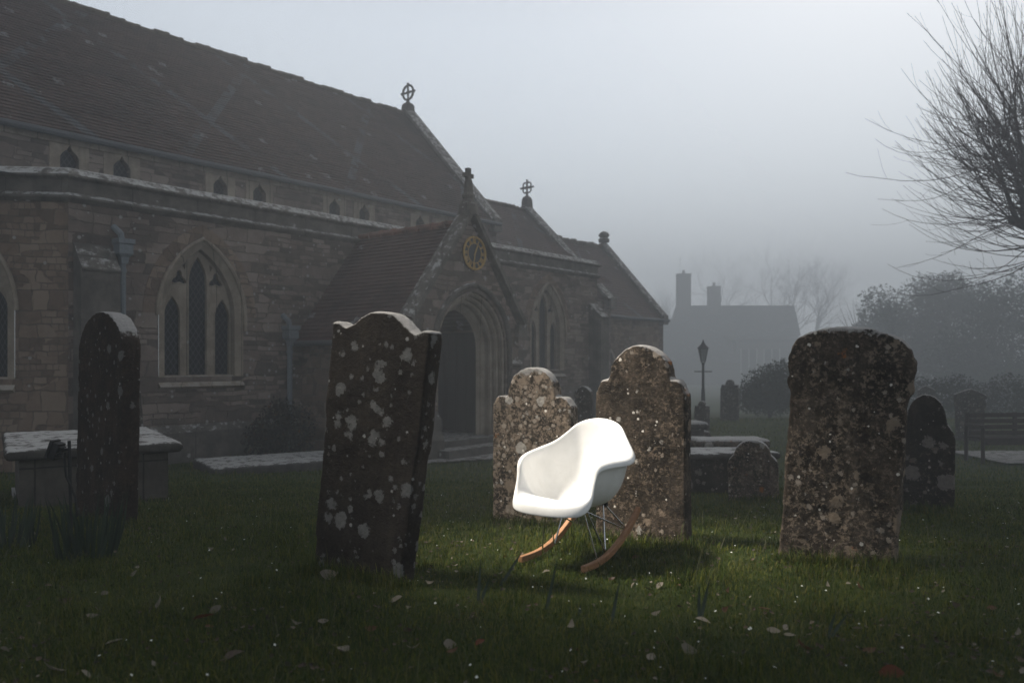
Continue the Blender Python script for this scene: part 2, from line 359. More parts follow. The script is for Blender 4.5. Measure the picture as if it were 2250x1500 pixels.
# ------------------------------------------------------------------ mesh builder
class MB:
    def __init__(s): s.v = []; s.f = []
    def add(s, vs, fs):
        o = len(s.v); s.v += [tuple(p) for p in vs]; s.f += [tuple(i + o for i in f) for f in fs]
    def box(s, lo, hi, mtx=None):
        (a, b, c), (d, e, f) = lo, hi
        vs = [Vector(p) for p in ((a,b,c),(d,b,c),(d,e,c),(a,e,c),(a,b,f),(d,b,f),(d,e,f),(a,e,f))]
        if mtx: vs = [mtx @ p for p in vs]
        s.add(vs, [(0,3,2,1),(4,5,6,7),(0,1,5,4),(1,2,6,5),(2,3,7,6),(3,0,4,7)])
    def prism(s, pts, fn, d0, d1):
        """polygon pts (2-D) swept from depth d0 to d1; fn(a, b, d) gives the 3-D point"""
        n = len(pts)
        vs = [fn(a, b, d0) for a, b in pts] + [fn(a, b, d1) for a, b in pts]
        s.add(vs, [tuple(range(n - 1, -1, -1)), tuple(range(n, 2 * n))] + [(i, (i + 1) % n, n + (i + 1) % n, n + i) for i in range(n)])
    def tube(s, pts, rad, sides=6, cap=True):
        pts = [Vector(p) for p in pts]; n = len(pts)
        rr = rad if isinstance(rad, (list, tuple)) else [rad] * n
        vs, fs = [], []; ref = None
        for i, p in enumerate(pts):
            d = (pts[min(i + 1, n - 1)] - pts[max(i - 1, 0)])
            if d.length < 1e-9: d = Vector((0, 0, 1))
            d.normalize()
            if ref is None:
                ref = Vector((0, 0, 1)) if abs(d.z) < .9 else Vector((1, 0, 0))
            a = d.cross(ref)
            if a.length < 1e-6: a = d.orthogonal()
            a.normalize(); b = d.cross(a); ref = -b.cross(d).cross(d) if False else ref
            for k in range(sides):
                t = 2 * PI * k / sides; vs.append(p + (a * math.cos(t) + b * math.sin(t)) * rr[i])
        for i in range(n - 1):
            for k in range(sides):
                k2 = (k + 1) % sides
                fs.append((i * sides + k, i * sides + k2, (i + 1) * sides + k2, (i + 1) * sides + k))
        if cap:
            fs.append(tuple(range(sides - 1, -1, -1))); fs.append(tuple((n - 1) * sides + k for k in range(sides)))
        s.add(vs, fs)
    def lathe(s, prof, c=(0, 0, 0), sides=12, sq=False):
        vs, fs = [], []; n = len(prof)
        for r, z in prof:
            for k in range(sides):
                t = 2 * PI * (k + (.5 if sq else 0)) / sides; vs.append((c[0] + r * math.cos(t), c[1] + r * math.sin(t), c[2] + z))
        for i in range(n - 1):
            for k in range(sides):
                k2 = (k + 1) % sides; fs.append((i * sides + k, i * sides + k2, (i + 1) * sides + k2, (i + 1) * sides + k))
        fs.append(tuple(range(sides - 1, -1, -1))); fs.append(tuple((n - 1) * sides + k for k in range(sides)))
        s.add(vs, fs)
    def build(s, name, m, parent=None, smooth=False, kind=None):
        me = bpy.data.meshes.new(name); me.from_pydata(s.v, [], s.f); me.update()
        bm = bmesh.new(); bm.from_mesh(me); bmesh.ops.recalc_face_normals(bm, faces=bm.faces); bm.to_mesh(me); bm.free()
        return link(name, me, m, parent, smooth, kind)
def link(name, me, m, parent=None, smooth=False, kind=None):
    o = bpy.data.objects.new(name, me); COL.objects.link(o)
    if m: me.materials.append(m)
    if smooth: me.polygons.foreach_set('use_smooth', [True] * len(me.polygons))
    if parent: o.parent = parent
    if kind: o['kind'] = kind
    return o
def tag(o, label, cat, group=None, kind=None):
    o['label'] = label; o['category'] = cat
    if group: o['group'] = group
    if kind: o['kind'] = kind
    return o
def thing(name, label, cat, loc=(0, 0, 0), rz=0, group=None):
    o = bpy.data.objects.new(name, None); COL.objects.link(o); o.location = loc; o.rotation_euler = (0, 0, rz)
    o.empty_display_size = .2
    return tag(o, label, cat, group)
def filled(loops, fn, name, m, parent, depth=0.0, d0=0.0, smooth=False):
    """flat plate with holes: loops[0] outline, the rest holes; fn(a, b, d) to 3-D; swept from d0 to d0 + depth"""
    bm = bmesh.new(); rings = []
    for lp in loops:
        vs = [bm.verts.new(fn(a, b, d0)) for a, b in lp]
        es = [bm.edges.new((vs[i], vs[(i + 1) % len(vs)])) for i in range(len(vs))]
        rings.append((vs, es, lp))
    bmesh.ops.triangle_fill(bm, use_beauty=True, use_dissolve=False, edges=[e for r in rings for e in r[1]])
    if depth:
        front = list(bm.faces); mp = {}
        for vs, es, lp in rings:
            for v, (a, b) in zip(vs, lp): mp[v] = bm.verts.new(fn(a, b, d0 + depth))
        for f in front: bm.faces.new([mp[v] for v in reversed(f.verts)])
        for vs, es, lp in rings:
            for i in range(len(vs)):
                a, b = vs[i], vs[(i + 1) % len(vs)]; bm.faces.new((a, b, mp[b], mp[a]))
        bmesh.ops.recalc_face_normals(bm, faces=bm.faces)
    me = bpy.data.meshes.new(name); bm.to_mesh(me); bm.free()
    return link(name, me, m, parent, smooth)
def arch(a, rise, z0, zs, c=0.0, n=9):
    """pointed arch opening outline, half width a, sill z0, springing zs, rise above it"""
    Rr = (a * a + rise * rise) / (2 * a); out = [(c - a, z0), (c + a, z0)]
    th = math.acos((Rr - a) / Rr)
    for i in range(n + 1):
        t = th * i / n; out.append((c + a - Rr + Rr * math.cos(t), zs + Rr * math.sin(t)))
    for i in range(n - 1, -1, -1):
        t = th * i / n; out.append((c - a + Rr - Rr * math.cos(t), zs + Rr * math.sin(t)))
    return out

# ------------------------------------------------------------------ church
U = Vector((.62962, .77690, 0)); NRM = Vector((.77690, -.62962, 0)); P0 = Vector((-4.9757, 13.9, 0))
def wl(s, t, z): return (s, -t, z)
def wtop(s, t): return P0 + U * s + NRM * t
def roof_courses(A, B, C, D, gauge, lip, seg, jit=.006):
    """stepped tile courses on the slope with eave A-B and ridge D-C"""
    A, B, C, D = map(Vector, (A, B, C, D)); mb = MB()
    nrm = (B - A).cross(D - A).normalized()
    if nrm.z < 0: nrm = -nrm
    L = ((D - A).length + (C - B).length) / 2; n = max(2, int(L / gauge)); m = max(1, int((B - A).length / seg))
    vs = []; fs = []
    rows = []
    for i in range(n):
        for k, (fr, h) in enumerate(((i / n, lip), ((i + 1) / n, 0.004))):
            row = []
            for j in range(m + 1):
                u = j / m; p = (A.lerp(B, u)).lerp(D.lerp(C, u), fr)
                w = mnoise.noise(Vector((p.x * .9, p.y * .9, p.z * .9))) * .02 if 0 < i < n - 1 else 0
                row.append(p + nrm * (h + w + (random.uniform(-jit, jit) if k == 0 else 0)))
            rows.append(row)
    for r in rows: vs += r
    for i in range(len(rows) - 1):
        for j in range(m):
            a = i * (m + 1) + j; fs.append((a, a + 1, a + m + 2, a + m + 1))
    mb.add(vs, fs); return mb
def ridge_tiles(a, b, n, r, jit=.012):
    mb = MB(); a, b = Vector(a), Vector(b)
    for i in range(n):
        p, q = a.lerp(b, i / n), a.lerp(b, (i + .96) / n); dz = Vector((0, 0, random.uniform(-jit, jit)))
        rr = r * random.uniform(.92, 1.08)
        mb.tube([p + dz, p.lerp(q, .82) + dz, p.lerp(q, .82) + dz, q + dz], [rr, rr, rr * 1.18, rr * 1.18], 8)
    return mb
def wheel_cross(mb, c, r, foot, lobes=False):
    """ringed stone cross standing in the s-z plane or the t-z plane on a small moulded base"""
    c = Vector(c)
    ring = [c + Vector((0, r * math.cos(t), r * math.sin(t))) for t in [2 * PI * i / 20 for i in range(21)]]
    if not lobes: mb.tube(ring, r * .16, 6)
    else:
        for k in range(4):
            t0 = PI / 4 + k * PI / 2; cc = c + Vector((0, r * .52 * math.cos(t0), r * .52 * math.sin(t0)))
            mb.tube([cc + Vector((0, r * .46 * math.cos(t), r * .46 * math.sin(t))) for t in [2 * PI * i / 12 for i in range(13)]], r * .13, 5)
    for k in range(4):
        t = k * PI / 2; e = c + Vector((0, math.cos(t), math.sin(t))) * r * 1.28
        mb.tube([c, c.lerp(e, .7), e], [r * .17, r * .13, r * .2], 6)
    zb = foot - c.z
    mb.lathe([(r * .95, zb - .25), (r * .95, zb), (r * .85, zb + (-r * 1.5 - zb) * .75), (r * .6, -r * 1.5), (r * .3, -r * 1.45), (r * .36, -r * 1.35), (r * .22, -r * 1.28), (r * .2, -r * .9)], c, 4, True)

def coping_strip(mb, p, q, wid, thick, wdir):
    """flat stone coping laid along p-q, wid wide along wdir, thick above the line"""
    p, q, w = Vector(p), Vector(q), Vector(wdir); d = (q - p).normalized(); nrm = d.cross(w).normalized()
    if nrm.z < 0: nrm = -nrm
    sec = [(-wid / 2, -thick * .3), (wid / 2, -thick * .3), (wid / 2, thick * .5), (0, thick), (-wid / 2, thick * .5)]
    mb.prism(sec, lambda a, b, k: (p if k == 0 else q) + w * a + nrm * b, 0, 1)

def church_window(ch, fr, hs, hole_c, name='aisle_window'):
    """three-light traceried window; fr(a, b, d) maps along the wall, up, and inward depth; centre hole_c"""
    w = bpy.data.objects.new(name, None); COL.objects.link(w); w.parent = ch
    a, z0, zs, rise = hs
    mid = [(p[0], p[1]) for p in arch(a - .015, rise - .015, z0 + .01, zs, hole_c)]
    holes = []
    def lancet(c, hw, zb, zsp, rs): return arch(hw, rs, zb, zsp, c, 6)
    lz = z0 + .03
    holes.append(lancet(hole_c, a * .275, lz, zs + rise * .50, rise * .40))
    for sg in (-1, 1):
        holes.append(lancet(hole_c + sg * a * .715, a * .235, lz, zs - .02, a * .52))
        cx, cz = hole_c + sg * a * .52, zs + rise * .545
        holes.append([(cx + (.11 + .04 * math.cos(3 * t + PI / 2)) * math.cos(t) * a / .63, cz + (.11 + .04 * math.cos(3 * t + PI / 2)) * math.sin(t) * a / .63) for t in [2 * PI * i / 18 for i in range(18)]])
        holes.append([(hole_c + sg * (a * .34), zs + rise * .79), (hole_c + sg * (a * .43), zs + rise * .745), (hole_c + sg * (a * .36), zs + rise * .68)])
    filled([mid] + holes, fr, 'tracery', M['ashlar_buff'], w, .10, .16)
    # moulded ribs round the lights stand proud of the plate
    rb = MB()
    for h in holes[:1] + holes[1:6:1]:
        if len(h) < 5: continue
        pts = [Vector(fr(x, z, .16)) for x, z in h] + [Vector(fr(h[0][0], h[0][1], .16))]
        rb.tube(pts[1:] if len(h) != 18 else pts, .016, 5)
    rb.build('moulding', M['ashlar_buff'], w)
    gl = MB(); n = len(mid); gl.add([fr(x, z, .235) for x, z in mid], [tuple(range(n))]); gl.build('glass', M['glass'], w)
    for zz in (zs - .02, zs + rise * .42):
        hw = a * .95 if zz < zs else a * .27
        bars = MB(); bars.tube([fr(hole_c - hw, zz, .215), fr(hole_c + hw, zz, .215)], .008, 4); bars.build('glazing_bar', M['iron'], w)
    # splayed dressed surround, hood mould, sill
    out = arch(a + .13, rise + .15, z0, zs, hole_c); inn = arch(a, rise, z0, zs, hole_c)
    sm = MB(); n = len(out)
    k = [fr(x, z, -.012) for x, z in out] + [fr(x, z, .05) for x, z in inn] + [fr(x, z, .22) for x, z in inn]
    fs = []
    for i in range(1, n):
        j = (i + 1) % n
        fs += [(i, j, n + j, n + i), (n + i, n + j, 2 * n + j, 2 * n + i)]
    sm.add(k, fs); sm.build('surround', M['ashlar_buff'], w)
    hd = MB(); hood = arch(a + .16, rise + .19, zs - .25, zs - .02, hole_c)[1:]
    hd.tube([fr(x, z, -.03) for x, z in hood], .035, 6); hd.build('hood_mould', M['ashlar_buff'], w)
    sl = MB(); sl.prism([(-.07, z0 - .16), (-.012, z0 - .20), (.2, z0 - .20), (.2, z0 + .02), (.1, z0 + .02)], lambda d, z, q: fr(q, z, d), hole_c - a - .13, hole_c + a + .13)
    sl.build('sill', M['ashlar_buff'], w)
    return w

def build_church():
    ch = thing('church', 'grey stone parish church with tiled roofs, gabled porch and ringed crosses on its gables', 'church', P0, math.atan2(U.y, U.x))
    BASE = -1.6
    W1 = (.64, .72, 1.76, 1.13)                     # half width, sill, spring, rise
    WC = (-.47, 9.42)
    S0, S1 = -2.62, 11.83
    fa = lambda s, z, d: wl(s, -d, z)
    holes = [arch(W1[0] + .13, W1[3] + .15, W1[1], W1[2], c) for c in WC]
    filled([[(S0, BASE), (S1, BASE), (S1, 3.40), (S0, 3.40)]] + holes, fa, 'aisle_wall', M['rubble'], ch, .5, 0)
    # canted end wall (45 degrees) to the left
    k = math.sqrt(.5)
    def fc(a, z, d): return wl(S0 - a * k - d * k, -a * k - d * -k * -1 if False else -a * k + (-d) * k * -1 * -1, z)
    def fc(a, z, d):                                  # a runs leftwards from the corner, d inwards
        return (S0 - a * k + d * k, a * k + d * k, z)
    cwin = 1.52
    filled([[(0, BASE), (4.2, BASE), (4.2, 3.40), (0, 3.40)], arch(W1[0] + .13, W1[3] + .15, W1[1], W1[2], cwin)], fc, 'canted_wall', M['rubble_warm'], ch, .5, 0)
    # voussoirs over the windows
    def vous(fr, c, par):
        vo = MB()
        o1, o2 = arch(W1[0] + .17, W1[3] + .2, 0, W1[2], c, 10)[2:], arch(W1[0] + .40, W1[3] + .42, 0, W1[2], c, 10)[2:]
        for i in range(len(o1) - 1):
            p = [Vector((*o1[i], 0)), Vector((*o1[i + 1], 0)), Vector((*o2[i + 1], 0)), Vector((*o2[i], 0))]
            cc = sum(p, Vector()) / 4; p = [cc + (v - cc) * .95 for v in p]
            vo.prism([(v.x, v.y) for v in p], fr, -.006 - random.random() * .008, .03)
        vo.build('arch_stones', M['rubble_warm'], par)
    for (f_, c) in ((fa, WC[0]), (fa, WC[1]), (fc, cwin)): vous(f_, c, church_window(ch, f_, W1, c))
    # parapet: frieze, string course, weathered coping
    for nm, sec, m in (('string_course', [(-.02, 3.36), (.02, 3.36), (.085, 3.42), (.085, 3.45), (.02, 3.50), (-.02, 3.50)], 'ashlar'),
                       ('parapet', [(-.3, 3.50), (.022, 3.50), (.022, 3.70), (-.3, 3.70)], 'ashlar'),
                       ('parapet_coping', [(-.36, 3.70), (.05, 3.70), (.10, 3.73), (.10, 3.76), (-.02, 3.87), (-.1, 3.895), (-.36, 3.80)], 'coping')):
        mb = MB(); q = math.tan(R(22.5))
        pts = []
        for (d, z) in sec:
            pts.append([fc(4.2, z, -d), wl(S0 - d * q, d, z), wl(S1 + max(d, 0), d, z)])
        n = len(sec); vs = [p[i] for i in range(3) for p in pts]
        fs = [tuple(range(n)), tuple(range(2 * n, 3 * n))]
        for i in range(2):
            for j in range(n): fs.append((i * n + j, i * n + (j + 1) % n, (i + 1) * n + (j + 1) % n, (i + 1) * n + j))
        mb.add(vs, fs); mb.build(nm, M[m], ch)
    sec = [(-.01, -1.5), (.10, -1.5), (.10, -.20), (.0, -.08), (-.01, -.08)]
    for a, b in ((S0, 1.44), (4.46, S1)):
        pl = MB(); pl.prism(sec, lambda d, z, s: wl(s, d, z), a, b); pl.build('plinth', M['ashlar'], ch)
    # east wall of the aisle
    ea = MB(); ea.box((S1 - .45, .5, BASE), (S1 - .003, 3.5, 3.40)); ea.build('end_wall', M['rubble'], ch)
    ea = MB(); ea.box((S1 - .35, .33, 3.40), (S1 + .01, 3.5, 3.82)); ea.build('end_parapet', M['ashlar'], ch)
    ar = MB(); ar.add([wl(S0 - 3, -.3, 3.72), wl(S1 - .3, -.3, 3.72), wl(S1 - .3, -3.45, 4.25), wl(S0 - 3, -3.45, 4.25)], [(0, 1, 2, 3)]); ar.build('aisle_roof', M['lead'], ch)
    # buttresses with two-stage weathering
    def buttress(s0, s1, pr, zt, name='buttress', m='ashlar'):
        mb = MB()
        sec = [(0, -1.5), (pr + .08, -1.5), (pr + .08, -.2), (pr, -.08), (pr, zt), (pr + .03, zt), (pr + .03, zt + .03), (pr * .55, zt + .21), (pr * .55, zt + .235), (0, zt + .43)]
        mb.prism(sec, lambda d, z, s: wl(s, d, z), s0, s1); return mb.build(name, M[m], ch)
    buttress(-2.55, -1.98, .28, 2.34); buttress(11.38, 11.80, .42, 2.2)
    # drainpipes
    def pipe(s, zt, zb):
        mb = MB(); mb.tube([wl(s, .09, zt), wl(s, .09, zb)], .05, 10)
        z = zt - .2
        while z > zb + .2:
            mb.tube([wl(s, .09, z), wl(s, .09, z - .05)], .062, 10); z -= 1.4
        o = mb.build('drainpipe', M['lead'], ch)
        h = MB()
        c = wl(s, .12, 0)
        h.lathe([(.07, zt - .12), (.09, zt - .02), (.15, zt + .03), (.15, zt + .17), (.18, zt + .19), (.18, zt + .26), (.10, zt + .26)], c, 4, True)
        h.tube([wl(s - .02, .12, zt + .2), wl(s - .04, .12, zt + .34), wl(s - .1, .0, zt + .46)], .05, 8)
        h.build('hopper_head', M['lead'], o)
    pipe(-1.86, 2.62, -.7); pipe(1.22, 1.38, -.75)
    # clerestory and nave
    CT, ZE, RT, ZR, SE, SW = -3.5, 5.30, -7.3, 9.36, 11.45, -12
    cw = [-1.2, -.21, 1.95, 2.94, 5.1, 6.07, 8.1, 9.1]
    def ogee(c): return [(c - .17, 4.60), (c + .17, 4.60), (c + .17, 4.86), (c + .13, 4.93), (c + .05, 5.0), (c, 5.09), (c - .05, 5.0), (c - .13, 4.93), (c - .17, 4.86)]
    fcl = lambda s, z, d: wl(s, CT - d, z)
    filled([[(SW, 3.6), (SE, 3.6), (SE, 5.26), (SW, 5.26)]] + [ogee(c) for c in cw], fcl, 'clerestory_wall', M['rubble'], ch, .3, 0)
    for c in cw:
        fr = [(c - .36, 4.45), (c + .36, 4.45), (c + .36, 5.1), (c - .36, 5.1)]
        w = filled([fr, ogee(c)], fcl, 'clerestory_window', M['ashlar_buff'], ch, .03, -.012)
        g = MB(); og = ogee(c); g.add([fcl(x, z, .16) for x, z in og], [tuple(range(len(og)))]); g.build('glass', M['glass'], w)
    rv = MB(); rv.prism([(0, 5.10), (.05, 5.10), (.05, 5.26), (0, 5.26)], lambda d, z, s: wl(s, CT + d, z), SW, SE); rv.build('wall_plate', M['ashlar_buff'], ch)
    mb = roof_courses(wl(SW, CT + .16, ZE - .05), wl(SE, CT + .16, ZE - .05), wl(SE, RT, ZR), wl(SW, RT, ZR), .115, .032, .35, .009)
    nr = mb.build('nave_roof', M['tile_nave'], ch)
    mb = roof_courses(wl(SW, 2 * RT - CT, ZE), wl(SE, 2 * RT - CT, ZE), wl(SE, RT, ZR), wl(SW, RT, ZR), .4, .02, 2); mb.build('rear_slope', M['tile_nave'], nr)
    ridge_tiles(wl(SW, RT, ZR + .02), wl(SE, RT, ZR + .02), 62, .085, .04).build('ridge_tiles', M['tile_ridge_dark'], nr)
    gt = MB()
    gt.tube([wl(SW, CT + .21, ZE - .07), wl(SE - .05, CT + .21, ZE - .07)], .065, 8); gt.build('gutter', M['gutter'], ch)
    def gable(s, te, ze, tr, zr, th, nm, base):
        mb = MB(); tf = 2 * tr - te
        mb.prism([(te, base), (te, ze), (tr, zr), (tf, ze), (tf, base)], lambda t, z, ss: wl(ss, t, z), s - th, s); mb.build(nm, M['rubble'], ch)
        cp = MB(); up = .16
        coping_strip(cp, wl(s - th * .4, te + .12, ze + up - .12), wl(s - th * .4, tr, zr + up), th + .14, .12, (1, 0, 0))
        coping_strip(cp, wl(s - th * .4, tf - .12, ze + up - .12), wl(s - th * .4, tr, zr + up), th + .14, .12, (1, 0, 0))
        cp.box((s - th * .9, -te - .22, ze - .28), (s + .03, -te + .2, ze + .10)); cp.build('gable_coping', M['coping'], ch)
    gable(SE, CT, ZE, RT, ZR, .4, 'nave_gable', BASE - .6)
    x = MB(); wheel_cross(x, wl(SE - .2, RT, ZR + .80), .25, ZR + .12); x.build('stone_cross', M['ashlar'], ch)
    # choir roof
    s1, s2 = SE, 16.75; te, tr = -2.6, -6.3; zr = 6.75; ze = 3.1
    mb = roof_courses(wl(s1, te, ze), wl(s2, te, ze), wl(s2, tr, zr), wl(s1, tr, zr), .12, .022, .4); cr = mb.build('choir_roof', M['tile_nave'], ch)
    ridge_tiles(wl(s1, tr, zr + .02), wl(s2, tr, zr + .02), 22, .09, .02).build('ridge_tiles', M['tile_ridge_dark'], cr)
    mb = MB(); mb.box((s1, -te + .1, BASE - .4), (s2 - .3, -te + .5, ze)); mb.build('choir_wall', M['rubble'], ch)
    gable(s2, te, ze, tr, zr, .35, 'choir_gable', BASE - .6)
    x = MB(); wheel_cross(x, wl(s2 - .15, tr, zr + .92), .24, zr + .12, True); x.build('stone_cross', M['ashlar'], ch)
    # small cross roof (vestry) leaning against the choir roof behind the parapet
    mb = roof_courses(wl(13.0, -1.6, 3.4), wl(14.6, -1.2, 3.5), wl(14.5, -3.9, 5.3), wl(14.45, -3.9, 5.3), .12, .02, .3)
    mb.build('vestry_roof', M['tile_nave'], ch)
    # chancel
    s3 = 21.4; te, tr, ze, zr = -3.0, -5.75, 2.72, 5.78
    mb = roof_courses(wl(s2, te + .14, ze - .1), wl(s3, te + .14, ze - .1), wl(s3, tr, zr), wl(s2, tr, zr), .14, .024, .4); cr = mb.build('chancel_roof', M['tile_nave'], ch)
    ridge_tiles(wl(s2, tr, zr + .02), wl(s3, tr, zr + .02), 18, .1, .04).build('ridge_tiles', M['tile_ridge_dark'], cr)
    gt = MB(); gt.tube([wl(s2, te + .2, ze - .12), wl(s3 + .1, te + .2, ze - .12)], .07, 6); gt.build('gutter', M['gutter'], ch)
    fch = lambda s, z, d: wl(s, te - d, z)
    lh = [arch(.2, .4, -.1, .9, c, 6) for c in (17.4, 19.3, 20.3)]
    filled([[(13, BASE - .6), (s3 - .35, BASE - .6), (s3 - .35, ze), (13, ze)]] + lh, fch, 'chancel_wall', M['rubble_warm'], ch, .3, 0)
    for c in (17.4, 19.3, 20.3):
        o = arch(.2, .4, -.1, .9, c, 6)
        w = filled([arch(.32, .52, -.2, .9, c, 6), o], fch, 'chancel_window', M['ashlar_buff'], ch, .03, -.012)
        g = MB(); g.add([fch(x, z, .18) for x, z in o], [tuple(range(len(o)))]); g.build('glass', M['glass'], w)
    gable(s3, te, ze, tr, zr, .35, 'chancel_gable', BASE - .6)
    x = MB(); x.lathe([(.22, 0), (.24, .14), (.16, .2), (.24, .3), (.17, .42), (.05, .48)], wl(s3 - .15, tr, zr + .25), 6); x.build('gable_finial', M['ashlar'], ch)

    # ---------------------------------------------------------------- porch
    C0, TF = 2.98, 3.0; hw = 1.42; zw = 1.62; zr = 3.48
    po = bpy.data.objects.new('porch', None); COL.objects.link(po); po.parent = ch
    fp = lambda s, z, d: wl(s, TF - d, z)
    AH, AZ, AS, AR = .92, -.42, 1.22, 1.02             # doorway: half width, floor, springing, rise
    dc = C0 + .10
    filled([[(C0 - hw, BASE + .5), (C0 + hw, BASE + .5), (C0 + hw, zw), (C0, zr + .08), (C0 - hw, zw)], arch(AH, AR, BASE + .51, AS, dc)], fp, 'porch_wall', M['rubble'], po, .3, 0)
    sd = MB()
    for sg in (-1, 1):
        a, b = C0 + sg * hw, C0 + sg * (hw - .3)
        sd.box((min(a, b), -TF + .3, BASE + .5), (max(a, b), .02, zw - .02))
    sd.build('side_wall', M['rubble_warm'], po)
    # recessed moulded orders of the doorway
    od = MB()
    steps = [(0, -.015), (0, .06), (.07, .06), (.07, .15), (.14, .15), (.14, .24), (.21, .24), (.21, .34), (.33, .46)]
    rings = []
    for inset, d in steps:
        rings.append([fp(x, z, d) for x, z in arch(AH - inset, AR - inset * .95, AZ - .3, AS, dc, 10)])
    n = len(rings[0]); vs = [p for r in rings for p in r]; fs = []
    for i in range(len(rings) - 1):
        for j in range(1, n):
            k = (j + 1) % n; fs.append((i * n + j, i * n + k, (i + 1) * n + k, (i + 1) * n + j))
    od.add(vs, fs)
    for inset, d in ((.035, .05), (.105, .14), (.175, .23)):
        od.tube([fp(x, z, d) for x, z in arch(AH - inset, AR - inset * .95, AZ - .3, AS, dc, 10)[1:]], .03, 8)
    od.build('doorway_arch', M['ashlar_buff'], po)
    hm = MB(); hm.tube([fp(x, z, -.03) for x, z in arch(AH + .1, AR + .12, .35, AS, dc, 10)[1:]], .05, 8); hm.build('hood_mould', M['ashlar'], po)
    dr = MB(); a = arch(.62, .75, AZ - .3, AS, dc, 8); dr.prism(a, lambda x, z, d: fp(x, z, d), 1.35, 1.43)
    for i in range(6): dr.box(*[(dc - .6 + i * .2, -TF + 1.335, AZ), (dc - .42 + i * .2, -TF + 1.352, 1.1)])
    dr.build('door', M['door'], po)
    pn = MB()  # dark lining added inside the porch, standing in for the shade of its interior
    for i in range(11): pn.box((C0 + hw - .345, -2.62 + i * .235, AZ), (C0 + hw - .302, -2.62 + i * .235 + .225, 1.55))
    pn.build('shade_lining', M['door'], po)
    fl = MB(); fl.box((C0 - hw + .25, -TF - .0, BASE + .6), (C0 + hw - .25, -.02, AZ)); fl.box((C0 - .95, -TF - .4, BASE + .6), (C0 + 1.15, -TF - .001, AZ - .11)); fl.build('porch_floor', M['paving'], po)
    # roof slopes
    eo = .22
    A = wl(C0 - hw - eo, .0, zw - eo * 1.28); B = wl(C0 - hw - eo, TF - .18, zw - eo * 1.28)
    pr = roof_courses(A, B, wl(C0, TF - .18, zr), wl(C0, 0, zr), .092, .02, .17, .004).build('porch_roof', M['tile_porch'], po)
    A = wl(C0 + hw + eo, .0, zw - eo * 1.28); B = wl(C0 + hw + eo, TF - .18, zw - eo * 1.28)
    roof_courses(A, B, wl(C0, TF - .18, zr), wl(C0, 0, zr), .092, .02, .17, .004).build('far_slope', M['tile_porch'], po)
    ridge_tiles(wl(C0, 0.02, zr + .015), wl(C0, TF - .2, zr + .015), 8, .075).build('ridge_tiles', M['tile_ridge'], po)
    gt = MB(); gt.tube([wl(C0 - hw - eo - .05, .02, zw - eo * 1.28 - .03), wl(C0 - hw - eo - .05, TF - .2, zw - eo * 1.28 - .03)], .05, 8); gt.build('gutter', M['gutter'], po)
    cp = MB()
    for sg in (-1, 1):
        e = wl(C0 + sg * (hw + .10), TF - .05, zw + .06); t = wl(C0, TF - .05, zr + .2)
        coping_strip(cp, e, t, .34, .10, (0, 1, 0))
        cp.box((C0 + sg * (hw + .02) - .13, -TF - .10, zw - .16), (C0 + sg * (hw + .02) + .13, -TF + .2, zw + .06))
    cp.build('gable_coping', M['coping'], po)
    x = MB(); x.lathe([(.19, 0), (.16, .2), (.10, .30), (.12, .36), (.085, .42), (.07, .62), (.055, .66)], wl(C0, TF - .02, zr + .12), 8)
    x.box((C0 - .04, -TF - .01, zr + .7), (C0 + .04, -TF + .07, zr + .98)); x.box((C0 - .12, -TF - .002, zr + .81), (C0 + .12, -TF + .062, zr + .885)); x.build('stone_cross', M['coping'], po)
    # plinth blocks and small buttresses on the porch corners
    for a, b in ((C0 - hw - .02, dc - AH), (dc + AH, C0 + hw + .02)):
        mb = MB(); mb.prism([(-.01, -1.3), (.17, -1.3), (.17, -.36), (.1, -.22), (.1, -.02), (0, .12), (-.01, .12)], lambda d, z, s: wl(s, TF + d, z), a, b); mb.build('plinth', M['ashlar'], po)
    st = MB(); st.prism([(0, .86), (.07, .9), (.07, .94), (0, 1.0)], lambda d, z, s: wl(s, TF + d, z), dc + AH + .12, C0 + hw + .05); st.build('string_course', M['coping'], po)
    bt = MB(); bt.prism([(0, -1.3), (.4, -1.3), (.4, .92), (.43, .92), (0, 1.32)], lambda d, z, t: wl(C0 + hw + d, t, z), TF - .75, TF - .25); bt.build('buttress', M['ashlar'], po)
    # clock: an openwork gilded ring with numerals and hands
    kc, kz = C0 + .09, 2.93
    ck = bpy.data.objects.new('clock', None); COL.objects.link(ck); ck.parent = ch
    mb = MB(); rr = .29
    for r_, w_ in ((rr, .022), (rr * .62, .008)):
        ring = []
        mb.tube([wl(kc + r_ * math.cos(t), TF + .05, kz + r_ * math.sin(t)) for t in [2 * PI * i / 40 for i in range(41)]], w_, 6)
    mb.build('dial_ring', M['gold'], ck)
    mb = MB(); n = 40
    mb.prism([(kc + rr * math.cos(2 * PI * i / n), kz + rr * math.sin(2 * PI * i / n)) for i in range(n)], lambda a, b, d: wl(a, TF + d, b), .005, .03); mb.build('dial', M['clock_blue'], ck)
    NUM = ['XII', 'I', 'II', 'III', 'IIII', 'V', 'VI', 'VII', 'VIII', 'IX', 'X', 'XI']
    def bar(p0, p1, w, d0, d1, mbx):
        (x0, z0), (x1, z1) = p0, p1; L = math.hypot(x1 - x0, z1 - z0); px, pz = -(z1 - z0) / L * w, (x1 - x0) / L * w
        mbx.prism([(x0 + px, z0 + pz), (x0 - px, z0 - pz), (x1 - px, z1 - pz), (x1 + px, z1 + pz)], lambda a, b, d: wl(a, TF + d, b), d0, d1)
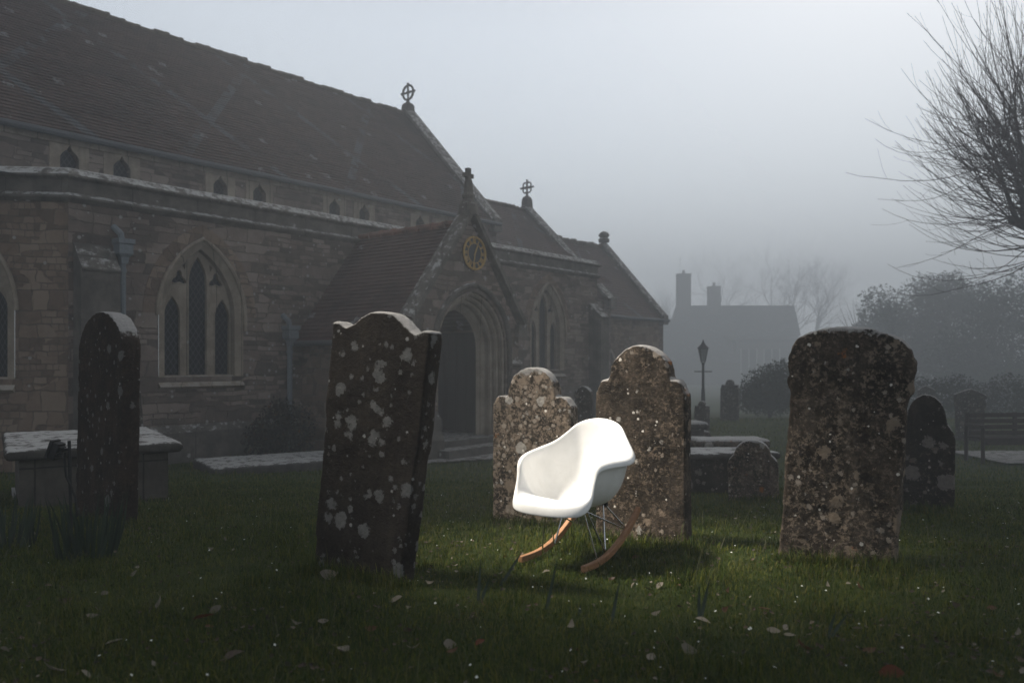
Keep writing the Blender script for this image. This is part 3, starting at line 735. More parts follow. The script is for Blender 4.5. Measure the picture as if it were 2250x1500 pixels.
    for h, tx in enumerate(NUM):
        ang = -h * PI / 6; adv = {'I': .022, 'V': .04, 'X': .04}
        nm = MB(); tot = sum(adv[c] for c in tx); xx = -tot / 2
        def P(lx, lz):
            lz = rr * .79 + lz
            return (kc + lx * math.cos(ang) - lz * math.sin(ang), kz + lx * math.sin(ang) + lz * math.cos(ang))
        for c in tx:
            w = adv[c]; m_ = xx + w / 2; H = .042
            if c == 'I': bar(P(m_, -H), P(m_, H), .006, .03, .042, nm)
            elif c == 'V': bar(P(m_ - .014, H), P(m_, -H), .0055, .03, .042, nm); bar(P(m_ + .014, H), P(m_, -H), .004, .03, .044, nm)
            else: bar(P(m_ - .014, H), P(m_ + .014, -H), .0055, .03, .042, nm); bar(P(m_ + .014, H), P(m_ - .014, -H), .004, .03, .044, nm)
            xx += w
        nm.build('numeral', M['gold'], ck)
    hd = MB()
    for ang, L, w in ((R(25), .155, .014), (R(191), .24, .010)):
        dx, dz = math.sin(ang), math.cos(ang)
        bar((kc - dx * .05, kz - dz * .05), (kc + dx * L, kz + dz * L), w, .056, .066, hd)
    hd.build('clock_hands', M['gold'], ck)
    return ch

# ------------------------------------------------------------------ gravestones and tombs
def smooth_poly(pts, n=4):
    """resample a closed outline so that no edge is longer than a few centimetres"""
    out = []
    for i in range(len(pts)):
        a, b = Vector(pts[i]), Vector(pts[(i + 1) % len(pts)]); k = max(1, int((b - a).length / .04))
        out += [a.lerp(b, j / k) for j in range(k)]
    return [(p.x, p.y) for p in out]
def arc_pts(cx, cz, rx, rz, a0, a1, n=12):
    return [(cx + rx * math.cos(R(a0 + (a1 - a0) * i / n)), cz + rz * math.sin(R(a0 + (a1 - a0) * i / n))) for i in range(n + 1)]
def prof_round(w, h, k=.3):
    return [(-w / 2, -.25), (w / 2, -.25)] + arc_pts(0, h - w * k, w / 2, w * k, 0, 180, 16)
def prof_ogee(w, h):
    a = w / 2; s = h * .918
    r = [(-a * .88, -.25), (a * .88, -.25), (a * .95, h * .45), (a, s + .015), (a * .97, s + .036), (a * .86, s + .04), (a * .77, s + .022), (a * .70, s + .012)]
    r += [(a * .58, s + .026), (a * .44, s + .055), (a * .28, h - .012), (a * .12, h - .001)]
    return r[1:] + [(-x, z) for x, z in reversed(r[1:])]
def prof_shoulder(w, h, rr=.62, sh=.15, notch=.03):
    """shoulders, then a semicircular head between two little notches"""
    a = w / 2; zc = h - a * rr
    r = [(a, -.25), (a, zc - sh * .75), (a * .96, zc - sh * .62), (a * .90, zc - sh * .30), (a * .84, zc - sh * .12), (a * .70, zc - sh * .10), (rr * a + .005, zc - sh * .28)]
    r += arc_pts(0, zc, a * rr, a * rr, -4, 90, 12)
    return r + [(-x, z) for x, z in reversed(r)][1:]
def prof_bulge(w, h):
    a = w / 2
    r = [(a * .92, -.25), (a * .90, h * .70), (a * .93, h * .725), (a * .985, h * .745), (a * .99, h * .765), (a * .955, h * .782), (a * .97, h * .80), (a * 1.0, h * .825), (a * .985, h * .862), (a * .93, h * .888)]
    r += [(a * .93 * math.cos(t), h * .888 + h * .112 * math.sin(t)) for t in [R(8 + 82 * i / 12) for i in range(13)]]
    return r + [(-x, z) for x, z in reversed(r)][1:]
def prof_side_shoulder(w, h):
    a = w / 2
    r = [(a, -.25), (a, h * .62), (a * .93, h * .68), (a * .80, h * .735), (a * .74, h * .75)]
    r += [(a * .72 * math.cos(t), h * .74 + h * .26 * math.sin(t)) for t in [R(4 + 86 * i / 12) for i in range(13)]]
    return r + [(-x, z) for x, z in reversed(r)][1:]
def prof_gable(w, h):
    a = w / 2
    r = [(a * .86, -.2), (a * .9, h * .6), (a, h * .78), (a, h * .88), (a * .5, h * .95), (0, h)]
    return r + [(-x, z) for x, z in reversed(r)][1:]
clouds = []
def cloud(nm, size, depth=4):
    t = bpy.data.textures.new(nm, 'CLOUDS'); t.noise_scale = size; t.noise_depth = depth; return t
def gravestone(label, prof, loc, phi, thick, m, lean=0, back=0, vox=.013, rough=.009, name='gravestone'):
    """headstone slab: front face normal turned phi degrees towards the left; lean sideways, back tilt, both degrees"""
    pts = smooth_poly(prof); mb = MB()
    seed = random.random() * 100
    pts = [(x + .006 * mnoise.noise(Vector((x * 9, z * 9, seed))), z + .006 * mnoise.noise(Vector((x * 9, z * 9, seed + 9)))) for x, z in pts]
    o = filled([pts], lambda a, b, d: (a, d, b), name, m, None, thick, 0)
    o.location = loc
    o.rotation_euler = (Matrix.Rotation(R(-phi), 4, 'Z') @ Matrix.Rotation(R(lean), 4, 'Y') @ Matrix.Rotation(R(-back), 4, 'X')).to_euler()
    rm = o.modifiers.new('remesh', 'REMESH'); rm.mode = 'VOXEL'; rm.voxel_size = vox; rm.use_smooth_shade = True
    if 'coarse' not in bpy.data.textures: cloud('coarse', .16, 3); cloud('fine', .045, 4)
    sm = o.modifiers.new('smooth', 'SMOOTH'); sm.factor = .5; sm.iterations = 2
    for t, s in (('coarse', rough), ('fine', rough * .6)):
        d = o.modifiers.new(t, 'DISPLACE'); d.texture = bpy.data.textures[t]; d.texture_coords = 'GLOBAL'; d.strength = s; d.mid_level = .5
    return tag(o, label, 'gravestone')
def front_dims(xl, xr, yb, ytop, phi, Y=None):
    """stone whose front foot runs between photo columns xl and xr with its right foot at row yb: centre, width, height"""
    Rp = ground_at(xr, yb) if Y is None else Vector(((xr - CX) / F * Y, Y, G(Y)))
    d = Vector((-math.cos(R(phi)), math.sin(R(phi)), 0))
    k = (xl - CX) / F                                   # (Rx + d.x w) = k (Ry + d.y w)
    w = (k * Rp.y - Rp.x) / (d.x - k * d.y)
    c = Rp + d * w / 2; c.z = G(c.y)
    h = 1 + (HY - ytop) / F * c.y - c.z
    return c, w, h

def build_graves():
    ph = 31
    c, w, h = front_dims(165, 262, 1160, 683, 40); gravestone('tall narrow round-topped headstone at far left beside the floodlight', prof_round(w, h, .42), c, 40, .12, M['grave_dark_fine'], 0, 1)
    c, w, h = front_dims(678, 893, 1287, 681, ph); gravestone('large black leaning headstone with curved crest and grey lichen blotches, left of the chair', prof_ogee(w * 1.0, h), c, ph, .10, M['grave_dark'], 5.5, 2)
    c, w, h = front_dims(1082, 1256, 1163, 806, ph); gravestone('tan lichen-crusted headstone behind the chair, the shorter of the two lit ones', prof_shoulder(w, h, .60, .10), c, ph, .10, M['grave_tan'], -.6, 1)
    c, w, h = front_dims(1308, 1506, 1203, 757, ph); gravestone('tall brown headstone with round head and square shoulders directly behind the white chair', prof_shoulder(w, h, .66, .13), c, ph, .11, M['grave_brown'], -.5, 1)
    c, w, h = front_dims(1716, 1962, 1252, 716, 28); gravestone('massive headstone with bulging rounded head, in front of the dark shouldered stone', prof_bulge(w * 1.15, h), c, 28, .13, M['grave_mottled'], 3.8, 1, .013, .02)
    c, w, h = front_dims(1968, 2096, 1128, 866, 28); gravestone('dark blotched headstone half hidden behind the massive one, near the bench', prof_side_shoulder(w, h), c, 28, .12, M['grave_blotch'], 1, 1)
    c, w, h = front_dims(1600, 1712, 1104, 966, 18); gravestone('small rusty tan headstone low in the grass before the dark chest tomb', prof_side_shoulder(w, h), c, 18, .09, M['grave_small'], -1, 0)
    c, w, h = front_dims(1262, 1298, 960, 848, 30, 11.5); gravestone('little grey round headstone glimpsed between the two lit stones', prof_round(w, h, .45), c, 30, .1, M['grave_grey'], 0, 0, .02)
    c, w, h = front_dims(1522, 1556, 960, 880, 30, 17.5); gravestone('small wavy-topped headstone behind the pedestal tomb', prof_shoulder(w, h, .45, .2), c, 30, .12, M['grave_grey'], 2, 0, .025)
    c, w, h = front_dims(1581, 1622, 921, 833, 30, 22.5); gravestone('distant misty headstone with a humped top standing before the round shrub', prof_shoulder(w, h, .45, .22), c, 30, .15, M['grave_grey'], 1, 0, .025)
    c, w, h = front_dims(2094, 2168, 960, 853, 30, 16.5); gravestone('broad headstone with low gabled top and pale spots behind the bench', prof_gable(w, h), c, 22, .12, M['grave_grey'], 1, 0, .022)
    c, w, h = front_dims(2016, 2056, 940, 846, 30, 20.5); gravestone('faint misty headstone just above the dark shouldered one', prof_gable(w, h), c, 22, .12, M['grave_grey'], 0, 0, .025)
    c, w, h = front_dims(297, 316, 1000, 856, 20, 9.6); gravestone('thin pale leaning stone between the round-topped headstone and the church wall', prof_round(w * 1.1, h, .3), c, 20, .06, M['grave_grey'], -5, 0, .02)

def slab_mesh(mb, L, W, z0, z1, over=0, ch=.02):
    a, b = L / 2, W / 2
    prof = [(0, z0), (ch, z0 - 0), (0, z1 - ch)]
    n = 0
    vs = []
    for (i, z) in ((ch, z0), (0, z0 + ch), (0, z1 - ch), (ch, z1)):
        vs += [(-a + i, -b + i, z), (a - i, -b + i, z), (a - i, b - i, z), (-a + i, b - i, z)]
    fs = [(3, 2, 1, 0), (12, 13, 14, 15)]
    for k in range(3):
        for j in range(4): fs.append((k * 4 + j, k * 4 + (j + 1) % 4, k * 4 + 4 + (j + 1) % 4, k * 4 + 4 + j))
    mb.add(vs, fs)
def rough_slab(L, W, z0, z1, name, m, parent, ch=.02, vox=.02, amp=.02):
    mb = MB(); slab_mesh(mb, L, W, z0, z1, 0, ch); o = mb.build(name, m, parent)
    rm = o.modifiers.new('remesh', 'REMESH'); rm.mode = 'VOXEL'; rm.voxel_size = vox; rm.use_smooth_shade = True
    d = o.modifiers.new('coarse', 'DISPLACE'); d.texture = bpy.data.textures['coarse']; d.texture_coords = 'GLOBAL'; d.strength = amp
    return o
def build_tombs():
    # chest tomb at left: near right corner of its top at photo (405, 968)
    Yc = 6.75; cor = at(402, 970, Yc); rz = R(33); ax = Vector((math.cos(rz), math.sin(rz), 0)); ay = Vector((-ax.y, ax.x, 0))
    L, W = 1.28, 1.85; c = cor - ax * L / 2 + ay * W / 2; zg = G(c.y) - .1
    t = thing('chest_tomb', 'grey ashlar chest tomb with white crusted slab behind the left headstone', 'tomb', (c.x, c.y, zg), rz)
    zt = cor.z - zg
    rough_slab(L, W, zt - .085, zt, 'top_slab', M['slab_top'], t)
    b = MB(); b.box((-L / 2 + .10, -W / 2 + .10, .0), (L / 2 - .10, W / 2 - .10, zt - .085)); b.build('chest', M['tomb_side'], t)
    b = MB(); b.box((-L / 2 + .07, -W / 2 + .07, -.1), (L / 2 - .05, W / 2 - .07, .13)); b.build('base_course', M['tomb_side'], t)
    # flat ledger stone before the wall
    rz = R(33); ax = Vector((math.cos(rz), math.sin(rz), 0)); ay = Vector((-ax.y, ax.x, 0))
    cor = ground_at(470, 1042); L, W = 2.6, 1.4; c = cor + ax * L / 2 + ay * W / 2; c.z = G(c.y)
    t = thing('ledger_stone', 'flat pale ledger slab lying on the grass below the church wall', 'grave slab', c, rz)
    rough_slab(L, W, .0, .17, 'slab', M['slab_top'], t, .02, .022)
    b = MB(); b.box((-L / 2 + .06, -W / 2 + .06, -.3), (L / 2 - .06, W / 2 - .06, .03)); b.build('base_course', M['tomb_side'], t)
    # dark chest tomb behind the small stone
    Yc = 7.6; cor = at(1500, 996, Yc); rz = R(5); ax = Vector((math.cos(rz), math.sin(rz), 0)); ay = Vector((-ax.y, ax.x, 0))
    L, W = .98, .55; c = cor + ax * L / 2 + ay * W / 2; zg = G(c.y) - .1; zt = cor.z - zg
    t = thing('chest_tomb', 'low dark mossy chest tomb with pale slab behind the small rusty headstone', 'tomb', (c.x, c.y, zg), rz)
    rough_slab(L, W, zt - .07, zt, 'top_slab', M['slab_top'], t)
    b = MB(); b.box((-L / 2 + .05, -W / 2 + .05, 0), (L / 2 - .05, W / 2 - .05, zt - .07)); b.build('chest', M['grave_blotch'], t)
    # coffin-shaped slab further back
    Yc = 10.5; cor = at(1528, 985, Yc); L, W = 1.0, .5; c = cor + Vector((L / 2, W / 2, 0)); zg = G(c.y) - .1
    t = thing('ledger_stone', 'narrow orange-stained ledger slab between the pedestal tomb and the dark chest tomb', 'grave slab', (c.x, c.y, zg), R(3))
    zt = cor.z - zg + .12
    rough_slab(L, W, zt - .12, zt, 'slab', M['grave_small'], t, .03, .03)
    b = MB(); b.box((-L / 2 + .04, -W / 2 + .04, 0), (L / 2 - .04, W / 2 - .04, zt - .12)); b.build('base_course', M['tomb_side'], t)
    # pedestal tomb
    Yc = 13.5; cor = at(1556, 934, Yc); L = .9; c = cor + Vector((-L / 2, .3, 0)); zg = G(c.y) - .1; zt = cor.z - zg + .05
    t = thing('pedestal_tomb', 'grey pedestal tomb with heavy ledge right of the lit brown headstone', 'tomb', (c.x, c.y, zg), R(6))
    rough_slab(L, .6, zt - .14, zt, 'ledge', M['grave_grey'], t, .03, .03)
    b = MB(); b.box((-L / 2 + .07, -.24, 0), (L / 2 - .07, .24, zt - .14)); b.build('pedestal', M['tomb_side'], t)
    b = MB(); b.prism([(L / 2 - .07, 0), (L / 2 + .26, 0), (L / 2 + .02, zt - .16), (L / 2 - .07, zt - .16)], lambda a, z, d: (a, d, z), -.25, .25); b.build('sloping_side', M['grave_small'], t)

# ------------------------------------------------------------------ rocking chair
def catmull(pts, n, closed=True):
    out = []; N = len(pts)
    for i in range(N):
        p0, p1, p2, p3 = (Vector(pts[(i + k) % N]) for k in (-1, 0, 1, 2))
        for j in range(n):
            t = j / n; out.append(.5 * ((2 * p1) + (p2 - p0) * t + (2 * p0 - 5 * p1 + 4 * p2 - p3) * t * t + (3 * p1 - p0 - 3 * p2 + p3) * t ** 3))
    return out
def build_chair():
    t = thing('rocking_chair', 'white moulded plastic armchair on wire legs and wooden rockers, standing on the lit grass', 'chair', (.345, 4.03, 0), R(-33))
    # rim of the shell: x to the viewer's right, y backwards, z up (half, mirrored)
    half = [(0, -.325, .315), (.13, -.318, .318), (.215, -.290, .330), (.248, -.245, .368), (.255, -.215, .450), (.260, -.190, .515), (.285, -.115, .538),
            (.328, .01, .545), (.316, .10, .562), (.265, .185, .594), (.212, .245, .645), (.158, .285, .695), (.085, .305, .722), (0, .312, .731)]
    half = [(x * .785, y * .90 - .055, .312 + (z - .315) * .90) for x, y, z in half]
    rim = half + [(-x, y, z) for x, y, z in half[-2:0:-1]]
    rim = catmull(rim, 4)
    N = len(rim); cen = Vector((0, -.07, .272)); rows = 15; vs = []; fs = []
    def prof(r, q):
        return r
    for i in range(rows + 1):
        r = i / rows
        for p in rim:
            d = p - cen; lat = Vector((d.x, d.y, 0))
            back = 0; side = abs(d.x) / .3
            wall = max(0, min(1, (p.z - .33) / .2))
            hpow = 1 - .0 * r
            # horizontal reach comes early and the wall rises late where the rim stands high
            sw = abs(lat.x) / max(lat.length, 1e-6); e = 1 + wall * (1.05 - .62 * sw)
            hr = 1 - (1 - r) ** e
            zp = 1.0 + 2.1 * wall
            zr = r ** zp
            z = cen.z + d.z * zr
            if wall < .3: z += .018 * math.sin(PI * min(1, r)) * (1 - wall / .3) - .0
            vs.append(Vector((cen.x + d.x * hr, cen.y + d.y * hr, z)))
    # rolled flange outside the rim: wide on the arms, turned down at the front lip
    def sm(a, b, x): return sstep(a, b, x)
    fl_out, fl_dn = [], []
    for p in rim:
        arm = sm(.16, .24, abs(p.x)) * sm(.40, .53, p.z); front = (1 - sm(.33, .42, p.z)) * sm(.10, .25, -p.y)
        fl_out.append(.40 + .75 * arm + .4 * front); fl_dn.append(1 + .5 * arm + 1.4 * front)
    for _ in range(6):
        fl_out = [(fl_out[j - 1] + 2 * fl_out[j] + fl_out[(j + 1) % N]) / 4 for j in range(N)]
        fl_dn = [(fl_dn[j - 1] + 2 * fl_dn[j] + fl_dn[(j + 1) % N]) / 4 for j in range(N)]
    nrms = []
    for j, p in enumerate(rim):
        a, b = rim[j - 1], rim[(j + 1) % N]; tg = (b - a).normalized(); nn = Vector((tg.y, -tg.x, 0))
        if nn.length < .2: nn = Vector((p.x, p.y + .055, 0)).normalized() * .2
        if nn.dot(Vector((p.x, p.y + .07, 0))) < 0: nn = -nn
        nrms.append((nn.normalized() + Vector((p.x, p.y + .07, 0)).normalized() * .8).normalized())
    for _ in range(8): nrms = [(nrms[j - 1] + 2 * nrms[j] + nrms[(j + 1) % N]).normalized() for j in range(N)]
    for k, (out, dz) in enumerate(((.010, .004), (.021, .001), (.029, -.007), (.031, -.018))):
        for j, p in enumerate(rim):
            vs.append(p + nrms[j] * out * fl_out[j] + Vector((0, 0, dz * fl_dn[j])))
    T = rows + 5
    for i in range(1, T - 1 + 0):
        for j in range(N):
            j2 = (j + 1) % N; fs.append((i * N + j, i * N + j2, (i + 1) * N + j2, (i + 1) * N + j))
    vs[0] = cen
    for j in range(N): fs.append((0, N + (j + 1) % N, N + j))
    me = bpy.data.meshes.new('shell'); me.from_pydata([tuple(v) for v in vs], [], fs)
    bm = bmesh.new(); bm.from_mesh(me); bmesh.ops.delete(bm, geom=[v for v in bm.verts if not v.link_faces], context='VERTS')
    bmesh.ops.recalc_face_normals(bm, faces=bm.faces); bm.to_mesh(me); bm.free()
    sh = link('shell', me, M['plastic'], t, True)
    so = sh.modifiers.new('thick', 'SOLIDIFY'); so.thickness = .006; so.offset = 0
    sb = sh.modifiers.new('sub', 'SUBSURF'); sb.levels = 1; sb.render_levels = 2
    tilt = R(-2)
    # rockers: shallow arcs, rocked forwards so that the front tips touch the grass
    def rk(sg):
        pts = []; x = sg * .172
        for i in range(15):
            u = -1 + 2 * i / 14; y = .02 + u * .315; z = .026 + (.072 * (u + .62) ** 2 if u > -.62 else .02 * (u + .62) ** 2)
            pts.append(Vector((x, y, z)))
        return pts
    for sg in (-1, 1):
        pts = rk(sg); mb = MB(); w, h = .0125, .016; vs = []; fs = []
        for i, p in enumerate(pts):
            d = (pts[min(i + 1, 14)] - pts[max(i - 1, 0)]).normalized(); nn = Vector((0, -d.z, d.y))
            for a, b in ((-w, -h), (w, -h), (w, h), (-w, h)): vs.append(p + Vector((a, 0, 0)) + nn * b)
        for i in range(14):
            for k in range(4): fs.append((i * 4 + k, i * 4 + (k + 1) % 4, i * 4 + 4 + (k + 1) % 4, i * 4 + 4 + k))
        fs += [(3, 2, 1, 0), (56, 57, 58, 59)]; mb.add(vs, fs)
        o = mb.build('rocker', M['rocker'], t); bv = o.modifiers.new('bevel', 'BEVEL'); bv.width = .004; bv.segments = 2; bv.limit_method = 'ANGLE'
        # wire legs on this side: two bent rods down to the rocker plus a V brace
        A, B = pts[4], pts[11]; m = pts[7]
        fr = Vector((sg * .105, -.16, .268)); bk = Vector((sg * .105, .07, .268)); inn = Vector((-sg * .018, 0, 0))
        r = .0042
        for q0, q1 in ((fr, A), (bk, B)):
            lg = MB(); lg.tube([q0, q1 + inn + Vector((0, 0, .01)), q1 + inn + Vector((0, .006, -.004))], r, 8); lg.build('wire_leg', M['chrome'], t)
        vb = MB(); low = m + inn * 1.6 + Vector((0, -.03, .0))
        vb.tube([fr + Vector((0, .03, 0)), low + Vector((0, -.006, .008)), low, low + Vector((0, .006, .008)), bk + Vector((0, -.02, 0))], r, 8)
        vb.tube([fr + Vector((0, .015, 0)), B + inn], r, 8); vb.build('wire_brace', M['chrome'], t)
    cb = MB()
    for y in (-.16, .07): cb.tube([(-.105, y, .268), (.105, y, .268)], .0042, 8)
    cb.tube([(-.105, -.16, .268), (.105, .07, .268)], .004, 8)
    cb.build('wire_brace', M['chrome'], t)
    for x in (-.105, .105):
        for y in (-.16, .07):
            mb = MB(); mb.lathe([(.016, .262), (.018, .268), (.014, .284)], (x, y, 0), 12); mb.build('shock_mount', M['rubber'], t)
    return t

# ------------------------------------------------------------------ plants
def foliage(mb, cl, n, size, flat=.3):
    """n small leaf faces spread through the clumps cl = [(centre, radii), ...], denser towards their outsides"""
    vol = np.array([r[0] * r[1] * r[2] for _, r in cl]) ** .75; pr = vol / vol.sum()
    for i in RNG.choice(len(cl), n, p=pr):
        c, r = cl[i]; d = Vector(RNG.normal(size=3)).normalized(); k = RNG.uniform(.45, 1.06)
        if RNG.random() < .06: k *= 1.12
        p = Vector(c) + Vector((d.x * r[0], d.y * r[1], d.z * r[2])) * k
        a = Vector(RNG.normal(size=3)).normalized(); b = a.orthogonal().normalized(); s = size * RNG.uniform(.55, 1.4)
        mb.add([p - a * s * .5, p + b * s * .28, p + a * s * .5, p - b * s * .28], [(0, 1, 2, 3)])
def limb(p, d, L, r0, r1, n=6, bend=(0, 0, 0), wob=.06):
    pts = [Vector(p)]; d = Vector(d).normalized(); rad = [r0]
    for i in range(n):
        d = (d + Vector(bend) / n + Vector(RNG.normal(size=3)) * wob).normalized()
        pts.append(pts[-1] + d * L / n); rad.append(r0 + (r1 - r0) * ((i + 1) / n) ** .8)
    return pts, rad, d

def pollard_tree():
    base = Vector((12.25, 18.0, G(18.0)))
    t = thing('pollarded_tree', 'bare pollarded tree with a fan of long reddish twigs at the right edge', 'tree', base)
    hub = Vector((0, 0, at(0, 470, 18.0).z - base.z))
    tr = MB()
    pts, rad, _ = limb((0, 0, -.2), (0, 0, 1), hub.z + .1, .40, .30, 8, wob=.02); tr.tube(pts, rad, 12)
    top = pts[-1]; heads = []
    for k in range(9):
        a = 2 * PI * k / 9 + .3; e = .5 + .9 * RNG.random()
        d = Vector((math.cos(a) * math.cos(e), math.sin(a) * math.cos(e), math.sin(e)))
        p, r, _ = limb(top - Vector((0, 0, .25)), d, RNG.uniform(.5, 1.0), .17, .10, 4); tr.tube(p, r, 8); heads.append((p[-1], d))
        p2, r2, d2 = limb(p[-2], d + Vector((0, 0, 1.3)), RNG.uniform(1.1, 2.4), .07, .03, 5); tr.tube(p2, r2, 6); heads.append((p2[-1], d2)); heads.append((p2[-3], d2))
    heads.append((top, Vector((0, 0, 1)))); heads.append((top - Vector((0, 0, .5)), Vector((0, 0, .2)))); heads.append((top - Vector((0, 0, .8)), Vector((0, 0, -.2))))
    tr.build('trunk', M['bark'], t, True)
    cr = MB()
    for i in range(440):
        hp, hd = heads[RNG.integers(len(heads))]
        a = RNG.uniform(0, 2 * PI) if RNG.random() < .35 else RNG.normal(PI, .75); e = RNG.normal(.30, .68)
        e = max(-.75, min(1.45, e))
        d = Vector((math.cos(a) * math.cos(e), math.sin(a) * math.cos(e), math.sin(e))) * 1.0 + hd * .15
        L = RNG.uniform(1.8, 3.75) * (1.12 if e > .8 else 1)
        pts, rad, d2 = limb(hp, d, L, RNG.uniform(.009, .017), .0035, 10, (0, 0, 1.0 if e < .9 else .2), .06)
        cr.tube(pts, rad, 4, False)
        for k in range(RNG.integers(3, 8)):
            j = RNG.integers(2, 9); sd = (pts[min(j + 1, 9)] - pts[j]).normalized() + Vector(RNG.normal(size=3)) * .45
            q, r_, _ = limb(pts[j], sd, RNG.uniform(.25, .9), rad[j] * .6, .0025, 5, (0, 0, .6), .07); cr.tube(q, r_, 3, False)
    cr.build('crown', M['twig'], t)

def bare_tree(x, ytop, Y, spread, label, n=5, seed=0, trunk=.35, lean=0, low=.3):
    base = Vector(((x - CX) / F * Y, Y, G(Y))); H = 1 + (HY - ytop) / F * Y - base.z
    t = thing('bare_tree', label, 'tree', base)
    tr = MB(); cr = MB()
    def grow(p, d, L, r, depth):
        pts, rad, d2 = limb(p, d, L, r, r * .6, 5, (0, 0, .25), .09)
        (tr if depth >= n - 1 else cr).tube(pts, rad, 7 if depth >= n - 1 else 4, False)
        if depth == 0:
            return
        for k in range(RNG.integers(3, 5) if depth > 1 else 4):
            j = RNG.integers(2, 6); a = RNG.uniform(0, 2 * PI); s = RNG.uniform(.45, .95) * spread
            o = d2.orthogonal().normalized(); o = Matrix.Rotation(a, 3, d2) @ o
            grow(pts[j], d2 + o * s, L * RNG.uniform(.62, .82), rad[j] * .62, depth - 1)
    grow((0, 0, -.2), (lean, 0, 1), H * .36, trunk, n)
    tr.build('trunk', M['bark'], t, True); cr.build('crown', M['twig_grey'], t)

def leafy(name, label, cat, base, clumps, n, size, m, trunk=None, extra=None):
    if base.y > 45:
        clumps = [((c[0] * 1.38, c[1] * 1.38, c[2]), tuple(v * 1.38 * RNG.uniform(.85, 1.1) for v in r)) for c, r in clumps]; size *= 1.3
        clumps += [((c[0] + RNG.normal() * r[0] * .6, c[1] - RNG.random() * r[1] * .4, c[2] + RNG.normal() * r[2] * .55), tuple(v * RNG.uniform(.25, .5) for v in r)) for c, r in clumps for _ in range(3)]
        extra = extra and [((p[0] * 1.38, p[1], p[2]), d, L * 1.35, r * 1.3) for p, d, L, r in extra]
        trunk = [((p[0] * 1.38, p[1], p[2] * 1.38), d, L * 1.5, r * 1.4) for p, d, L, r in trunk]
    t = thing(name, label, cat, base)
    mb = MB(); foliage(mb, clumps, n, size); mb.build('crown' if cat == 'tree' else 'foliage', m, t)
    if trunk:
        tb = MB()
        for (p, d, L, r) in trunk:
            pts, rad, _ = limb(p, d, L, r, r * .4, 6, wob=.05); tb.tube(pts, rad, 7)
        tb.build('trunk' if cat == 'tree' else 'stem', M['bark'], t, True)
    if extra:
        eb = MB()
        for (p, d, L, r) in extra:
            pts, rad, _ = limb(p, d, L, r, .004, 6, (0, 0, .3), .06); eb.tube(pts, rad, 4, False)
        eb.build('shoots', M['twig_grey'], t)
    return t

